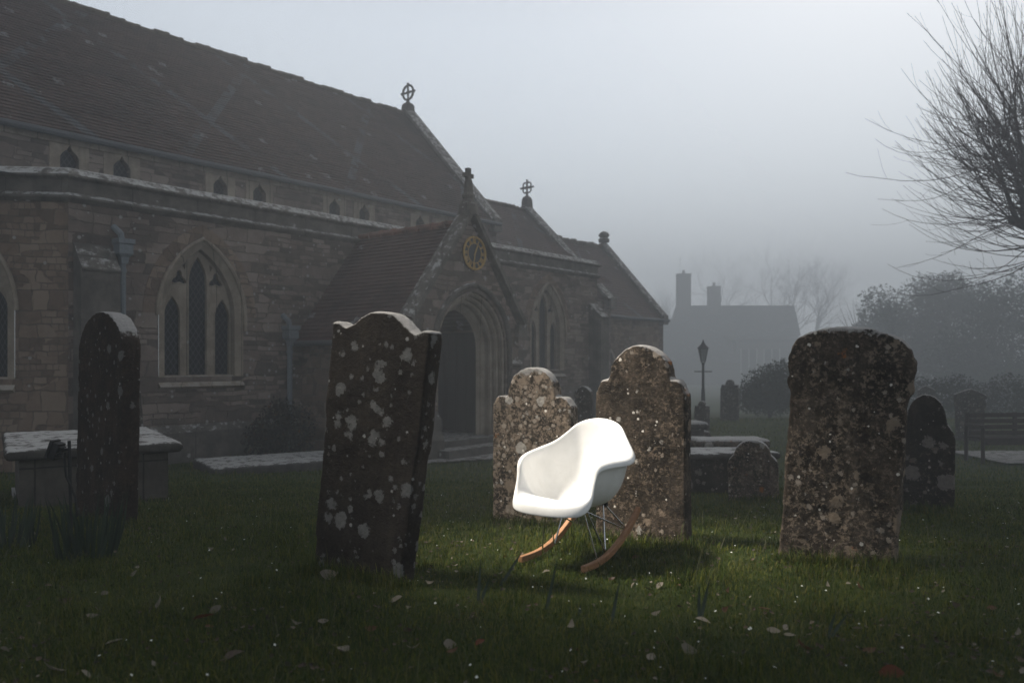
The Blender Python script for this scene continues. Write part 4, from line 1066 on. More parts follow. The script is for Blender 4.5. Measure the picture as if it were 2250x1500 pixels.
def build_trees():
    pollard_tree()
    bare_tree(1700, 520, 150, 1.0, 'tall bare tree fading into the mist right of the cottage chimneys', 6, trunk=.6)
    bare_tree(1785, 540, 156, .95, 'second misty bare tree close beside the cottage, nearer the evergreens', 6, trunk=.65)
    bare_tree(1570, 560, 160, 1.1, 'faint broad bare tree rising behind the cottage roof', 6, trunk=.6)
    bare_tree(1462, 585, 165, 1.1, 'faint bare tree glimpsed between the church end and the cottage chimney', 5, trunk=.55)
    Y = 58; b = Vector((at(2085, 0, Y).x, Y, G(Y))); zt = lambda y: 1 + (HY - y) / F * Y - b.z
    cl = [((-.84, 0, zt(700)), (2.4, 2.2, 2.2)), ((.6, 0, zt(725)), (3.1, 2.8, 2.7)), ((-2.2, .5, zt(760)), (2.1, 2, 2)), ((.0, 0, zt(815)), (3.6, 2.8, 1.7)), ((-.2, -.2, zt(650)), (1.25, 1.2, 1.2)), ((-1.3, 0, zt(645)), (.8, .8, .9)), ((1.6, 0, zt(672)), (1.2, 1.2, 1.2)), ((-2.6, 0, zt(700)), (.9, .9, 1.1))]
    leafy('evergreen_tree', 'dark green evergreen mass behind the massive headstone', 'tree', b, cl, 30000, .2, M['yew'], [((0, 0, -.1), (0, 0, 1), 3.2, .25), ((.2, 0, -.1), (.3, 0, 1), 2.5, .18)])
    Y = 50; b = Vector((at(2215, 0, Y).x, Y, G(Y))); zt = lambda y: 1 + (HY - y) / F * Y - b.z
    cl = [((0, 0, zt(760)), (2.6, 2.2, 2.1)), ((-1.7, 0, zt(795)), (1.9, 1.8, 1.6)), ((2.2, 0, zt(700)), (2.7, 2.5, 2.7)), ((.4, .5, zt(680)), (1.7, 1.6, 1.6)), ((1.4, 0, zt(835)), (3.3, 2.2, 1.4)), ((-.8, 0, zt(845)), (2.5, 2, 1.3))]
    leafy('evergreen_tree', 'dark evergreen at the right frame edge behind the bench', 'tree', b, cl, 30000, .18, M['yew'], [((0, 0, -.1), (0, 0, 1), 2.8, .22)])
    Y = 64; b = Vector((at(1935, 0, Y).x, Y, G(Y))); zt = lambda y: 1 + (HY - y) / F * Y - b.z
    cl = [((.15, 0, zt(730)), (1.1, 1.1, 1.2)), ((-.7, 0, zt(770)), (1.1, 1.1, 1.2)), ((.7, 0, zt(785)), (1.7, 1.4, 1.5)), ((-.3, 0, zt(835)), (2.1, 1.4, 1.3)), ((-1.05, 0, zt(712)), (.3, .35, .95)), ((.2, 0, zt(690)), (.42, .42, .7))]
    ex = [((x, RNG.uniform(-.4, .4), zt(740)), (RNG.normal(-.15, .25), RNG.normal(0, .2), 1), RNG.uniform(1.5, 2.8), .045) for x in np.linspace(-1.7, 1.4, 34)]
    leafy('ivy_clad_tree', 'ivy-clad lopped tree with upright bare shoots above the massive headstone', 'tree', b, cl, 14000, .2, M['yew'], [((0, 0, -.1), (0, 0, 1), 2.6, .22), ((-.2, 0, 1), (-.4, 0, 1), 2.2, .14), ((.1, 0, 1.2), (.1, 0, 1), 2.6, .14)], ex)
    Y = 27; b = Vector((at(1690, 0, Y).x, Y, G(Y))); zt = lambda y: 1 + (HY - y) / F * Y - b.z
    cl = [((0, 0, zt(850)), (.9, .8, .75)), ((-.5, 0, zt(875)), (.7, .6, .55)), ((.7, .2, zt(840)), (.9, .8, .8)), ((.2, 0, zt(880)), (1.1, .8, .5))]
    leafy('round_shrub', 'rounded dark shrub in front of the misty cottage', 'shrub', b, cl, 14000, .085, M['hedge'], [((0, 0, -.1), (0, 0, 1), .9, .05), ((0, 0, -.1), (.4, 0, 1), .8, .04)])
    Y = 26; b = Vector((at(2060, 0, Y).x, Y, G(Y)))
    cl = [((x, RNG.uniform(-.3, .3), .55 + RNG.uniform(-.1, .2)), (.75, .6, .75)) for x in np.linspace(-3, 4.5, 11)]
    leafy('low_hedge', 'low dark hedge running behind the bench and far headstones', 'hedge', b, cl, 22000, .09, M['hedge'], [((0, 0, -.1), (0, 0, 1), .8, .04)])
    # rusty shrub against the church wall beside the second drainpipe
    p = wtop(.7, .45); b = Vector((p.x, p.y, G(p.y)))
    cl = [((0, 0, .45), (.42, .35, .5)), ((-.25, -.1, .3), (.35, .3, .35)), ((.3, .2, .4), (.35, .3, .5)), ((.1, 0, .8), (.25, .2, .25))]
    ex = [((RNG.uniform(-.3, .4), RNG.uniform(-.1, .2), .2), (RNG.normal(0, .25), RNG.normal(0, .2), 1), RNG.uniform(.5, .95), .006) for _ in range(26)]
    leafy('wall_shrub', 'dark twiggy shrub with a few rusty leaves at the foot of the church wall', 'shrub', b, cl, 2600, .055, M['rust_shrub'], [((0, 0, -.05), (0, 0, 1), .6, .02), ((.1, 0, -.05), (.3, .1, 1), .6, .015)], ex)

def blade(mb, p, tip, w, n=5, curve=.0):
    """flat tapering leaf from p to tip, a little folded"""
    p, tip = Vector(p), Vector(tip); d = tip - p; side = Vector((1, 0, 0)) if abs(d.x) < abs(d.z) * 2 else Vector((0, 1, 0))
    side = (side - d.normalized() * side.dot(d.normalized())).normalized(); out = d.cross(side).normalized()
    vs = []; fs = []
    for i in range(n + 1):
        t = i / n; c = p + d * t + out * curve * math.sin(PI * t) ; ww = w * (1 - t ** 2.2) * (.75 + .5 * t if t < .5 else 1) + .0004
        vs += [c - side * ww, c + out * ww * .35, c + side * ww]
    for i in range(n):
        a = i * 3; fs += [(a, a + 1, a + 4, a + 3), (a + 1, a + 2, a + 5, a + 4)]
    mb.add(vs, fs)
def build_shoots():
    grp = 'daffodil plants in the grass'
    def clump(x, y, n, hmax, rad, label):
        c = ground_at(x, y); mb = MB()
        for i in range(n):
            a = RNG.uniform(0, 2 * PI); r = rad * math.sqrt(RNG.random()); p = Vector((r * math.cos(a), r * math.sin(a), -.01)); h = hmax * RNG.uniform(.5, 1)
            ln = .25 * h; tip = p + Vector((math.cos(a) * ln * RNG.uniform(0, 1.4), math.sin(a) * ln * RNG.uniform(0, 1.4), h)); blade(mb, p, tip, RNG.uniform(.005, .008), 5, RNG.uniform(-.03, .03))
        o = mb.build('daffodil_clump', M['daffodil'], None, True); o.location = c; tag(o, label, 'daffodils', grp)
    clump(190, 1222, 60, .34, .14, 'dark clump of daffodil leaves at the foot of the floodlight post')
    clump(10, 1205, 34, .30, .14, 'dark clump of daffodil leaves cut by the left frame edge')
    S = [('dark pair of daffodil shoots right of the black leaning headstone', [((1050, 1326), (1056, 1226)), ((1053, 1325), (1077, 1264))]),
         ('single slanting daffodil leaf just left of the chair rockers', [((1098, 1284), (1148, 1210))]),
         ('thin upright daffodil leaf in front of the chair between its rockers', [((1199, 1342), (1224, 1232))]),
         ('bent daffodil leaf right of the near rocker tip', [((1343, 1372), (1362, 1274))]),
         ('tiny daffodil spike low in the grass in front of the near rocker tip', [((1272, 1355), (1277, 1322))]),
         ('short forked daffodil shoot in front of the tall brown headstone', [((1538, 1368), (1537, 1282)), ((1540, 1360), (1560, 1272))]),
         ('leaning daffodil shoot on the dark grass before the massive headstone', [((1818, 1408), (1838, 1340)), ((1820, 1405), (1865, 1345))])]
    for label, bl in S:
        c = ground_at(*bl[0][0]); mb = MB()
        for (a, b) in bl:
            p = ground_at(*a); q = at(b[0], b[1], p.y + .03); blade(mb, p - c - Vector((0, 0, .01)), q - c, .0075, 6, .012)
        o = mb.build('daffodil_shoot', M['daffodil'], None, True); o.location = c; tag(o, label, 'daffodil shoot', grp)

# ------------------------------------------------------------------ lawn
PATH = [ground_at(*p) for p in ((770, 1030), (1075, 1012), (1215, 1004), (1225, 962), (880, 985))]
PATH2 = [Vector((8.0, 12.9, 0)), Vector((16, 12.6, 0)), Vector((16, 14.6, 0)), Vector((8.0, 14.6, 0))]
def inside(poly, X, Y):
    r = np.zeros(len(X), bool); n = len(poly)
    for i in range(n):
        a, b = poly[i], poly[(i + 1) % n]
        c = ((a.y > Y) != (b.y > Y)); xi = (b.x - a.x) * (Y - a.y) / ((b.y - a.y) or 1e-9) + a.x
        r ^= c & (X < xi)
    return r
GV = np.vectorize(G)
def build_ground():
    ys = [-6, -2, 0, 1] + list(np.arange(1.5, 8, .12)) + list(np.arange(8, 26, .4)) + list(np.arange(26, 60, 2)) + [64, 72, 80, 90, 100, 120, 150, 190, 250]
    nx = 90; vs = []; fs = []
    for y in ys:
        half = max(7, .95 * abs(y) + 5)
        for i in range(nx + 1):
            u = -1 + 2 * i / nx; x = half * u
            if i in (0, nx): x = math.copysign(185, u)
            z = G(y)
            if 1 < y < 22 and abs(x) < 30: z += .018 * mnoise.noise(Vector((x * .9, y * .9, 0))) + .010 * mnoise.noise(Vector((x * 3.1, y * 3.1, 4)))
            vs.append((x, y, z))
    for r in range(len(ys) - 1):
        for i in range(nx): a = r * (nx + 1) + i; fs.append((a, a + 1, a + nx + 2, a + nx + 1))
    mb = MB(); mb.add(vs, fs); o = mb.build('ground', M['ground'], None, True, 'structure')
    for poly, nm in ((PATH, 'paving'), (PATH2, 'path')):
        mb = MB(); n = len(poly)
        # follow the ground in small steps
        X0, X1 = min(p.x for p in poly), max(p.x for p in poly); Y0, Y1 = min(p.y for p in poly), max(p.y for p in poly)
        st = .12; gx = np.arange(X0, X1, st); gy = np.arange(Y0, Y1, st); idx = {}
        for x in gx:
            for y in gy:
                if inside(poly, np.array([x + st / 2]), np.array([y + st / 2]))[0]:
                    q = []
                    for (a, b) in ((x, y), (x + st, y), (x + st, y + st), (x, y + st)):
                        k = (round(a, 3), round(b, 3))
                        if k not in idx: idx[k] = len(mb.v); mb.v.append((a, b, G(b) + .035))
                        q.append(idx[k])
                    mb.f.append(tuple(q))
        mb.build(nm, M['paving'], None, True, 'structure')

def build_grass():
    def batch(n, y0, y1, pw, h, w, name, m, lean=.5, clump=None, spread=1.0):
        u = RNG.random(n); Y = (y0 ** pw + u * (y1 ** pw - y0 ** pw)) ** (1 / pw)
        X = (RNG.random(n) * 2 - 1) * (.66 * Y * spread + .3)
        ok = ~inside(PATH, X, Y) & ~inside(PATH2, X, Y)
        if clump:
            nc = len(clump); k = RNG.integers(nc, size=n); C_ = np.array(clump)[k]; X = C_[:, 0] + RNG.normal(0, 1, n) * C_[:, 2]; Y = C_[:, 1] + RNG.normal(0, 1, n) * C_[:, 3]; ok = Y > 1.8
        # behind the aisle wall nothing grows
        tt = (X - P0.x) * NRM.x + (Y - P0.y) * NRM.y; ss = (X - P0.x) * U.x + (Y - P0.y) * U.y
        ok &= ~((tt < .12) & (ss < 12)) & ~((tt < 3.1) & (ss > 1.5) & (ss < 4.5))
        # patchy sward
        dens = np.array([mnoise.noise(Vector((x * 1.7, y * 1.7, 3))) for x, y in zip(X, Y)])
        ok &= RNG.random(n) < np.clip(.72 + .55 * dens, .25, 1)
        X, Y, dens = X[ok], Y[ok], dens[ok]; n = len(X); Z = GV(Y) + .002
        hh = h * RNG.lognormal(0, .38, n) * (1 + .35 * dens); az = RNG.random(n) * 2 * PI; ln = lean * RNG.random(n) ** .7 * hh
        ww = w * RNG.uniform(.6, 1.3, n) * np.clip(Y / 4.5, .75, 5); fa = az + PI / 2 + RNG.normal(0, .5, n)
        dx, dy = np.cos(az), np.sin(az); sx, sy = np.cos(fa) * ww, np.sin(fa) * ww
        v = np.zeros((n, 5, 3), np.float32)
        v[:, 0] = np.stack([X - sx, Y - sy, Z], 1); v[:, 1] = np.stack([X + sx, Y + sy, Z], 1)
        mx, my, mz = X + dx * ln * .35, Y + dy * ln * .35, Z + hh * .62
        v[:, 2] = np.stack([mx - sx * .75, my - sy * .75, mz], 1); v[:, 3] = np.stack([mx + sx * .75, my + sy * .75, mz], 1)
        v[:, 4] = np.stack([X + dx * ln * 1.1, Y + dy * ln * 1.1, Z + hh * np.clip(1.05 - .35 * (ln / hh) ** 2, .3, 1.1)], 1)
        base = (np.arange(n) * 5)[:, None]
        loops = np.concatenate([base + np.array([[0, 1, 3, 2]]), base + np.array([[2, 3, 4]])], 1).astype(np.int32).ravel()
        me = bpy.data.meshes.new(name); me.vertices.add(n * 5); me.vertices.foreach_set('co', v.ravel())
        me.loops.add(n * 7); me.loops.foreach_set('vertex_index', loops)
        me.polygons.add(n * 2)
        ls = np.stack([np.arange(n) * 7, np.arange(n) * 7 + 4], 1).ravel().astype(np.int32); me.polygons.foreach_set('loop_start', ls)
        me.polygons.foreach_set('loop_total', np.tile(np.array([4, 3], np.int32), n)); me.update(calc_edges=True)
        return link(name, me, m, None, False, 'stuff')
    o = batch(430000, 2.1, 9.5, .75, .0205, .0019, 'grass', M['grass'], 1.1)
    tag(o, 'short dark green lawn grass between the gravestones', 'grass', kind='stuff')
    tufts = [(x_, y_, r_, r_) for x_, y_, r_ in ((RNG.uniform(-.6, .6) * Y_, Y_, RNG.uniform(.025, .07)) for Y_ in RNG.uniform(2.3, 7.5, 90))]
    for xl, xr, yl, yr in ((680, 900, 1256, 1290), (1082, 1258, 1148, 1166), (1306, 1508, 1190, 1206), (1706, 1966, 1230, 1254), (1972, 2098, 1122, 1130), (165, 300, 1150, 1160), (1600, 1712, 1100, 1105), (20, 390, 1112, 1104)):
        for u_ in np.linspace(0, 1, 9):
            p_ = ground_at(xl + (xr - xl) * u_, yl + (yr - yl) * u_); tufts.append((p_.x, p_.y - .02, .035, .022))
    o = batch(26000, 2.1, 9.5, .75, .045, .0019, 'grass_tufts', M['grass'], .8, tufts)
    tag(o, 'longer grass tufts round the feet of the stones and here and there in the lawn', 'grass', kind='stuff')
    o = batch(90000, 9, 26, .6, .035, .0022, 'distant_grass', M['grass'], .6)
    tag(o, 'short grass on the far lawn towards the church and cottage', 'grass', kind='stuff')
    o = batch(5200, 2.2, 7, .9, .075, .0010, 'dry_grass_stems', M['tuft'], 1.2)
    tag(o, 'thin pale dead grass stems scattered over the lawn', 'dry grass', kind='stuff')
    # grass standing close round the feet of the stones is part of the same lawn; daisies and crumbs of litter
    mb = MB()
    for i in range(420):
        Y = 2.3 + (RNG.random() ** 1.3) * 5.2; X = (RNG.random() * 2 - 1) * .66 * Y
        if RNG.random() > .5 + .5 * mnoise.noise(Vector((X * 1.1, Y * 1.1, 8))): continue
        c = Vector((X, Y, G(Y) + RNG.uniform(.018, .04))); r = RNG.uniform(.0025, .0065); tl = Vector(RNG.normal(size=3)) * .35 + Vector((0, -.3, 1)); tl.normalize()
        a = tl.orthogonal().normalized(); b = tl.cross(a)
        n = 9; vs = [c] + [c + (a * math.cos(2 * PI * k / n) + b * math.sin(2 * PI * k / n)) * r * (1 if k % 2 else .72) + tl * .002 for k in range(n)]
        mb.add(vs, [(0, 1 + k, 1 + (k + 1) % n) for k in range(n)])
    o = mb.build('daisies', M['petal'], None, False, 'stuff'); tag(o, 'tiny white daisies and petals sprinkled in the lawn', 'daisies', kind='stuff')
    mb = MB()
    for i in range(5200):
        Y = 2.2 + (RNG.random() ** 1.2) * 6; X = (RNG.random() * 2 - 1) * .66 * Y
        if RNG.random() > .42 + 1.3 * mnoise.noise(Vector((X * 1.6, Y * 1.6, 21))): continue
        leaf_shape(mb, Vector((X, Y, G(Y) + RNG.uniform(.008, .03))), RNG.uniform(.008, .022), RNG.uniform(0, 2 * PI), RNG.uniform(-.5, .5), RNG.uniform(-.5, .5), .5)
    o = mb.build('leaf_litter', M['leaf_dark'], None, False, 'stuff'); tag(o, 'small dark crumbs of leaf litter among the grass', 'leaf litter', kind='stuff')
def leaf_shape(mb, c, L, az, rx, ry, wr=.38, curl=.25):
    m = Matrix.Rotation(az, 3, 'Z') @ Matrix.Rotation(rx, 3, 'X') @ Matrix.Rotation(ry, 3, 'Y'); n = 6; vs = []; fs = []
    for i in range(n + 1):
        t = i / n; w = L * wr * math.sin(PI * (t * .94 + .03)) ** .8 * (1.1 - .4 * t); x = (t - .5) * L; z = curl * L * (2 * t - 1) ** 2
        vs += [c + m @ Vector((x, -w, z + w * .35)), c + m @ Vector((x, 0, z)), c + m @ Vector((x, w, z + w * .35))]
    for i in range(n): a = i * 3; fs += [(a, a + 1, a + 4, a + 3), (a + 1, a + 2, a + 5, a + 4)]
    mb.add(vs, fs)
def build_leaves():
    known = [(722, 1272, .10, .25, 'pale', 'long pale curled leaf on dark grass below the left lawn'), (350, 1338, .10, .35, 'pale', 0), (448, 1365, .10, 0, 'red', 'red-brown leaf lying against a pale leaf on the dark foreground grass'),
             (475, 1346, .06, 1.3, 'pale', 0), (200, 1362, .055, .6, 'pale', 0), (250, 1420, .07, .5, 'pale', 0), (118, 1482, .10, .9, 'pale', 0), (190, 1492, .05, 0, 'pale', 0), (872, 1326, .085, -.4, 'pale', 'oval pale leaf just in front of the black leaning headstone'),
             (752, 1440, .085, 1.2, 'pale', 'upright pale leaf near the bottom edge left of centre'), (820, 1392, .07, -.3, 'brown', 0), (640, 1434, .045, .9, 'brown', 0), (908, 1434, .06, -.3, 'pale', 0), (985, 1425, .07, .2, 'pale', 0), (995, 1442, .05, .4, 'brown', 0),
             (1055, 1420, .05, .8, 'red', 0), (293, 1268, .05, 1.5, 'pale', 0), (230, 1311, .04, .8, 'pale', 0), (515, 1448, .10, .9, 'dark', 0), (1255, 1386, .055, 1.2, 'pale', 0), (1510, 1438, .08, -.3, 'pale', 'long white leaf on the dark grass right of the chair'),
             (1430, 1455, .07, 1.1, 'pale', 0), (1725, 1388, .06, 1.1, 'pale', 0), (1700, 1396, .06, -.4, 'pale', 0), (1735, 1405, .05, -.4, 'pale', 0), (1576, 1286, .03, .5, 'pale', 'round cream leaf in front of the tall brown headstone'),
             (1597, 1308, .05, 1.4, 'brown', 'orange-brown upright leaf before the tall brown headstone'), (1450, 1293, .055, .8, 'pale', 0), (1425, 1302, .05, .1, 'dark', 0), (1390, 1293, .035, .3, 'pale', 0), (1888, 1298, .055, 0, 'brown', 0), (1715, 1303, .05, .3, 'dark', 0),
             (1680, 1347, .06, -.1, 'brown', 0), (1590, 1349, .045, 1, 'brown', 0), (1545, 1372, .07, -.3, 'pale', 0), (1885, 1390, .055, .2, 'pale', 0), (1972, 1406, .04, 1, 'pale', 0), (1770, 1435, .08, .2, 'brown', 0), (1910, 1440, .06, 0, 'brown', 0), (1960, 1490, .10, 0, 'red', 0),
             (2180, 1344, .05, 0, 'brown', 0), (2095, 1338, .06, .2, 'dark', 0), (1200, 1262, .045, .1, 'pale', 0), (1290, 1287, .035, 0, 'pale', 0), (1345, 1280, .04, 0, 'dark', 0), (1100, 1190, .03, 0, 'brown', 0), (1060, 1335, .05, 0, 'brown', 0), (1960, 1246, .055, .1, 'pale', 'pale leaf on the grass at the foot of the massive headstone'), (1885, 1250, .05, 0, 'pale', 0),
             (1780, 1404, .04, .5, 'pale', 0), (330, 1350, .05, .2, 'dark', 0), (150, 1330, .07, .1, 'dark', 0), (650, 1380, .05, 0, 'pale', 0), (710, 1375, .05, .3, 'pale', 0), (460, 1385, .04, 0, 'brown', 0)]
    lab = {'pale': 'pale dry leaf fallen on the dark foreground grass', 'brown': 'brown dry leaf fallen on the dark lawn', 'red': 'reddish dry leaf fallen on the foreground grass', 'dark': 'dark wet leaf lying in the grass'}
    for i in range(70):
        Y = 2.35 + RNG.random() ** 1.5 * 3.6; x = RNG.uniform(-30, 2280); k = RNG.choice(['pale', 'brown', 'dark', 'brown', 'pale'])
        p = Vector(((x - CX) / F * Y, Y, 0)); y = HY + F * (1 - G(Y)) / Y; known.append((x, y, RNG.uniform(.022, .055), RNG.uniform(0, 3), k, 0))
    for (x, y, L, az, k, lb) in known:
        c = ground_at(x, y); mb = MB(); leaf_shape(mb, Vector((0, 0, 0)), L * .82, az, RNG.normal(.3, .55), RNG.normal(0, .45), RNG.uniform(.2, .36), RNG.uniform(-.1, .4))
        o = mb.build('fallen_leaf', M['leaf_' + k], None, True); o.location = c + Vector((0, 0, .017)); tag(o, lb or lab[k], 'leaf', 'fallen leaves on the lawn')

# ------------------------------------------------------------------ small furniture and far buildings
def build_furniture():
    # floodlight on a thin post with its cable
    c = ground_at(158, 1195); Y = c.y
    t = thing('floodlight', 'small black floodlight on a thin post with cable beside the left headstone', 'floodlight', c)
    top = at(152, 968, Y) - c
    mb = MB(); mb.tube([(0, 0, -.05), top], .009, 8); mb.build('post', M['iron'], t)
    mb = MB(); a = at(148, 992, Y) - c; mb.tube([a + Vector((0, -.02, 0)), at(146, 1010, Y) - c + Vector((0, -.02, 0)), at(150, 1045, Y) - c + Vector((0, -.02, 0)), at(160, 1066, Y) - c + Vector((0, -.02, 0)), at(170, 1090, Y) - c + Vector((0, -.02, 0)), at(174, 1125, Y) - c + Vector((0, -.02, -.02))], .006, 6); mb.build('cable', M['rubber'], t)
    h = at(126, 990, Y) - c
    m4 = Matrix.Translation(h) @ Matrix.Rotation(R(20), 4, 'Y')
    mb = MB(); mb.box((-.022, -.035, -.045), (.014, .035, .045), m4); mb.box((-.036, -.042, -.052), (-.0225, .042, .052), m4)
    for i in range(4): mb.box((.0145, -.03, -.035 + i * .02), (.026, .03, -.029 + i * .02), m4)
    mb.build('lamp_head', M['iron'], t)
    mb = MB(); mb.tube([h + Vector((.01, 0, 0)), top + Vector((0, 0, -.045))], .008, 6); mb.build('bracket', M['iron'], t)
    # bench at right, facing the lawn
    Y = 13.2; rz = R(4); c = Vector((at(2118, 0, Y).x, Y, G(Y) + .035))
    t = thing('bench', 'dark slatted wooden bench at the right edge on the paved strip', 'bench', c, rz)
    W = 1.75
    zt = at(0, 906, Y).z - c.z; ys = .42
    for x in (.04, W - .04):
        mb = MB(); mb.tube([(x, 0, 0), (x, .0, .42), (x, -.03, zt)], .035, 4); mb.build('leg', M['wood_dark'], t)
        mb = MB(); mb.tube([(x, -ys, 0), (x, -ys, .58)], .035, 4); mb.build('leg', M['wood_dark'], t)
        mb = MB(); mb.box((x - .04, -ys - .05, .58), (x + .04, .0, .62)); mb.build('arm', M['wood_dark'], t)
    mb = MB()
    for i, z in enumerate(np.linspace(.46, zt - .04, 4)): mb.box((.07, -.03 - .025, z - .035), (W - .07, -.03, z + .035))
    mb.box((W / 2 - .03, -.03, .40), (W / 2 + .03, .0, zt)); mb.build('backrest', M['wood_dark'], t)
    mb = MB()
    for i in range(5): mb.box((.04, -ys - .03 + i * .085, .385), (W - .04, -ys + .04 + i * .085, .415))
    mb.box((.04, -ys - .02, .30), (W - .04, -ys + .02, .384)); mb.build('seat', M['wood_dark'], t)
    # lamp post
    Y = 25.5; c = Vector((at(1545, 0, Y).x, Y, G(Y)))
    t = thing('lamp_post', 'old-fashioned lamp post with tapered glass lantern in the mist', 'lamp post', c)
    z = lambda y: at(0, y, Y).z - c.z
    mb = MB(); mb.lathe([(.13, 0), (.13, .3), (.075, .36), (.06, .9), (.045, 1.0), (.04, z(800) - .02), (.06, z(798)), (.04, z(796))], (0, 0, 0), 10); mb.build('post', M['iron'], t)
    mb = MB(); mb.tube([(-.28, 0, z(816)), (.28, 0, z(816))], .018, 6); mb.build('ladder_bar', M['iron'], t)
    ln = MB(); ln.lathe([(.07, z(795)), (.17, z(766)), (.17, z(765))], (0, 0, 0), 4, True); lo = ln.build('lantern', M['lamp_glass'], t)
    fr = MB()
    for k in range(4):
        a = PI / 4 + k * PI / 2; b = a + PI / 2
        fr.tube([(.075 * math.cos(a), .075 * math.sin(a), z(796)), (.178 * math.cos(a), .178 * math.sin(a), z(765.5))], .012, 5)
        fr.tube([(.178 * math.cos(a), .178 * math.sin(a), z(765.5)), (.178 * math.cos(b), .178 * math.sin(b), z(765.5))], .014, 5)
    fr.build('frame', M['iron'], lo)
    cp = MB(); cp.lathe([(.2, z(765)), (.08, z(757)), (.06, z(755)), (.05, z(753)), (.02, z(750)), (.03, z(749)), (.008, z(746))], (0, 0, 0), 8); cp.build('cap', M['iron'], lo)
    # broken terracotta piece by the wall
    c = ground_at(660, 984)
    mb = MB(); mb.prism([(-.14, 0), (.17, 0), (.15, .05), (-.06, .19), (-.11, .17)], lambda a, z_, d: (a, d, z_), 0, .11)
    o = mb.build('terracotta_shard', M['terracotta']); o.location = c + Vector((0, 0, .02)); o.rotation_euler = (0, R(4), R(-12)); tag(o, 'orange broken terracotta piece on the soil below the wall shrub', 'terracotta shard')

def build_cottage():
    Y = 122.0; k = Y / F
    X = lambda x: (x - CX) * k
    Z = lambda y: 1 + (HY - y) * k
    zb = G(Y)
    t = thing('cottage', 'misty cottage with two tall chimneys and slate roofs beyond the churchyard', 'cottage', (0, Y, 0), 0)
    # main range, ridge along x
    x0, x1 = X(1478), X(1760); D = 6.0
    mb = MB(); mb.box((x0 + .2, .3, zb - .4), (x1 - .2, D - .3, Z(735))); mb.build('wall', M['render_wall'], t)
    zr, ze = Z(668), Z(738)
    roof = roof_courses((x0, 0, ze), (x1, 0, ze), (x1, D / 2, zr), (x0 + 1.1, D / 2, zr), .24, .03, .8).build('roof', M['slate'], t)
    roof_courses((x0, D, ze), (x1, D, ze), (x1, D / 2, zr), (x0 + 1.1, D / 2, zr), .24, .03, 2).build('far_slope', M['slate'], roof)
    mb = MB(); mb.add([(x0, 0, ze), (x0 + 1.1, D / 2, zr), (x0, D, ze)], [(0, 1, 2)]); mb.build('hip', M['slate'], roof)
    # chimneys
    for (xa, xb, yt, yb) in ((1497, 1525, 600, 690), (1567, 1592, 628, 690)):
        mb = MB(); d = (xb - xa) * k
        mb.box((X(xa), D / 2 - d / 2, Z(yb)), (X(xb), D / 2 + d / 2, Z(yt))); mb.box((X(xa) - .08, D / 2 - d / 2 - .08, Z(yt)), (X(xb) + .08, D / 2 + d / 2 + .08, Z(yt) + .18)); o = mb.build('chimney', M['render_wall'], t)
        mb = MB(); mb.lathe([(.26, 0), (.22, .55), (.25, .62)], ((X(xa) + X(xb)) / 2, D / 2, Z(yt) + .18), 8); mb.build('chimney_pot', M['render_wall'], o)
    mb = MB(); xa = X(1503); mb.tube([(xa, D / 2, Z(620)), (xa, D / 2, Z(558))], .02, 4)
    for yy in (560, 566): mb.tube([(xa - .3, D / 2, Z(yy)), (xa + .3, D / 2, Z(yy))], .012, 4)
    mb.build('aerial', M['iron'], t)
    # lower front range with tiled roof
    mb = MB(); xa, xb = X(1440), X(1612)
    mb.box((xa + .2, -4.0, zb - .5), (xb - .2, .28, Z(790))); mb.build('front_wall', M['render_wall'], t)
    rf = roof_courses((xa, -4.4, Z(796)), (xb, -4.4, Z(796)), (X(1560), .25, Z(700)), (xa, .25, Z(700)), .26, .05, .6).build('front_roof', M['slate'], t)
    mb = MB()
    for i in range(12): mb.box((xa + .4 + i * .38, -4.06, zb), (xa + .47 + i * .38, -4.0, Z(798)))
    mb.build('boarding', M['wood_dark'], t)
    # right wing with white posts and windows
    mb = MB(); xa, xb = X(1612), X(1740); mb.box((xa, -1.2, zb - .4), (xb, .28, Z(752))); mb.build('wing_wall', M['render_wall'], t)
    rf = MB(); rf.box((xa - .2, -1.6, Z(752)), (xb + .2, .5, Z(746))); rf.build('wing_roof', M['slate'], t)
    for xc in (1640, 1690):
        w = MB(); w.box((X(xc - 16), -1.27, Z(825)), (X(xc + 16), -1.201, Z(768))); wo = w.build('window', M['glass'], t)
        f = MB()
        for xx in (-17, 0, 17): f.box((X(xc + xx) - .05, -1.34, Z(827)), (X(xc + xx) + .05, -1.272, Z(766)))
        f.build('frame', M['white_paint'], wo)

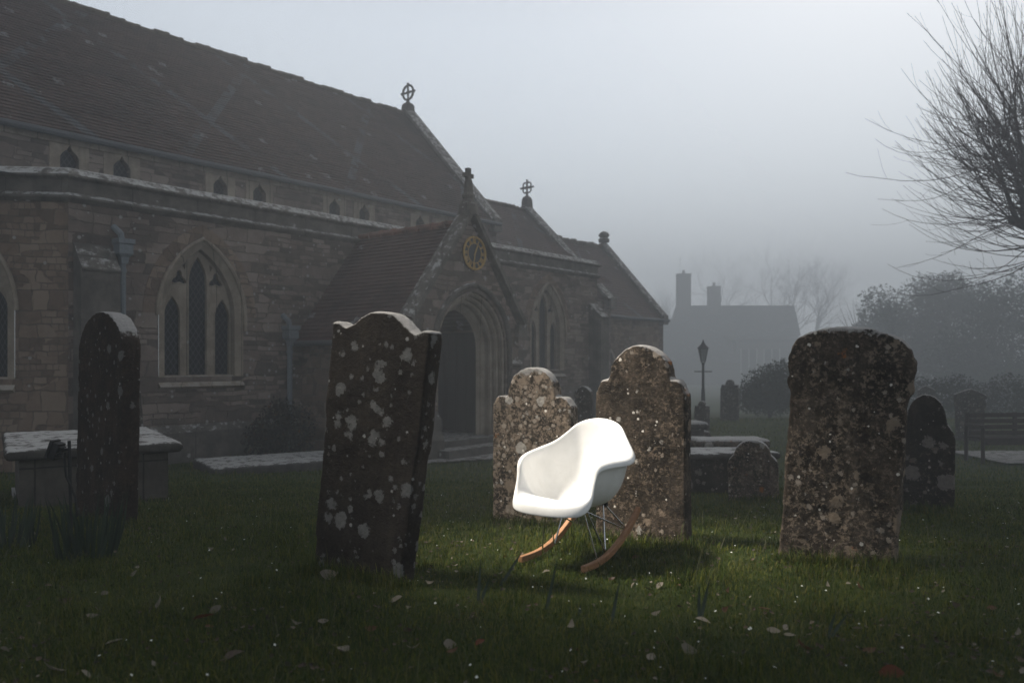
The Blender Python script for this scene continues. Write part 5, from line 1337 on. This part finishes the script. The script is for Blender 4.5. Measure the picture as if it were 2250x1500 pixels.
# ------------------------------------------------------------------ light, sky, haze
def build_light():
    w = bpy.data.worlds.new('World'); sc.world = w; w.use_nodes = True
    q = NB(w.node_tree); bg = w.node_tree.nodes['Background']
    sky = q.node('ShaderNodeTexSky', sky_type='NISHITA'); sky.sun_disc = False
    EL, AZ = R(38), R(28)
    sky.sun_elevation = EL; sky.sun_rotation = AZ; sky.air_density = 1; sky.dust_density = 4; sky.ozone_density = 1
    d = q.node('ShaderNodeTexCoord').outputs['Generated']
    x, y, z = q.sepxyz(d)
    # overcast: dimmer at the horizon, brightest low over the misty side where the sun stands behind the cloud
    side = q.math('MULTIPLY_ADD', q.vmath('DOT_PRODUCT', d, (math.sin(AZ) * .95, math.cos(AZ) * .95, .3)), .5, .5)
    band = q.ramp(z, [(0, (7.0, 7.55, 8.1)), (.06, (8.6, 9.3, 10.0)), (.2, (8.2, 8.95, 9.7)), (.38, (7.3, 7.95, 8.75)), (.6, (4.0, 4.3, 4.7)), (1, (2.8, 3.0, 3.2))])
    az = q.math('MULTIPLY_ADD', q.math('POWER', side, 1.4), .54, .33)
    oc = q.vmath('SCALE', band, scale=az)
    q.link(q.mix(.92, sky.outputs[0], oc), bg.inputs['Color']); bg.inputs['Strength'].default_value = .15
    s = bpy.data.lights.new('sun', 'SUN'); so = bpy.data.objects.new('sun', s); COL.objects.link(so)
    s.energy = .4; s.angle = R(40); s.color = (1, .95, .88)
    dirv = Vector((math.sin(AZ) * math.cos(EL), math.cos(AZ) * math.cos(EL), math.sin(EL)))
    so.rotation_euler = dirv.to_track_quat('Z', 'Y').to_euler()
    # the photographer's warm spot on the chair, standing out of frame to the left
    sp = bpy.data.lights.new('photo_lamp', 'SPOT'); o = bpy.data.objects.new('photo_lamp', sp); COL.objects.link(o)
    o.location = (-4.7, 4.85, 7.5); tgt = Vector((.38, 4.3, .34)); o.rotation_euler = (Vector(o.location) - tgt).to_track_quat('Z', 'Y').to_euler()
    sp.energy = 10500; sp.spot_size = R(14.5); sp.spot_blend = .75; sp.shadow_soft_size = .65; sp.color = (1, .93, .82)
    m = bpy.data.materials.new('thin_mist'); m.use_nodes = True; nt = m.node_tree; nt.nodes.clear()
    out = nt.nodes.new('ShaderNodeOutputMaterial'); v = nt.nodes.new('ShaderNodeVolumePrincipled')
    v.inputs['Color'].default_value = (.86, .89, .92, 1); v.inputs['Density'].default_value = .0098; v.inputs['Anisotropy'].default_value = .3
    nt.links.new(v.outputs[0], out.inputs['Volume'])
    mb = MB(); mb.box((-190, -10, -4.2), (190, 262, 29)); h = mb.build('haze', m, None, False, 'stuff'); h['label'] = 'pale morning mist filling the churchyard'; h['category'] = 'mist'

build_materials()
build_ground(); build_church(); build_graves(); build_tombs(); build_chair(); build_trees(); build_shoots(); build_grass(); build_leaves(); build_furniture(); build_cottage(); build_light()

sc.view_settings.view_transform = 'Standard'; sc.view_settings.look = 'None'; sc.view_settings.gamma = 1; sc.view_settings.exposure = .15
cy = sc.cycles
cy.use_denoising = True; cy.denoiser = 'OPENIMAGEDENOISE'; cy.max_bounces = 6; cy.diffuse_bounces = 3; cy.glossy_bounces = 2; cy.transmission_bounces = 4; cy.volume_bounces = 1; cy.transparent_max_bounces = 4
cy.sample_clamp_indirect = 4; cy.use_adaptive_sampling = True; cy.adaptive_threshold = .012
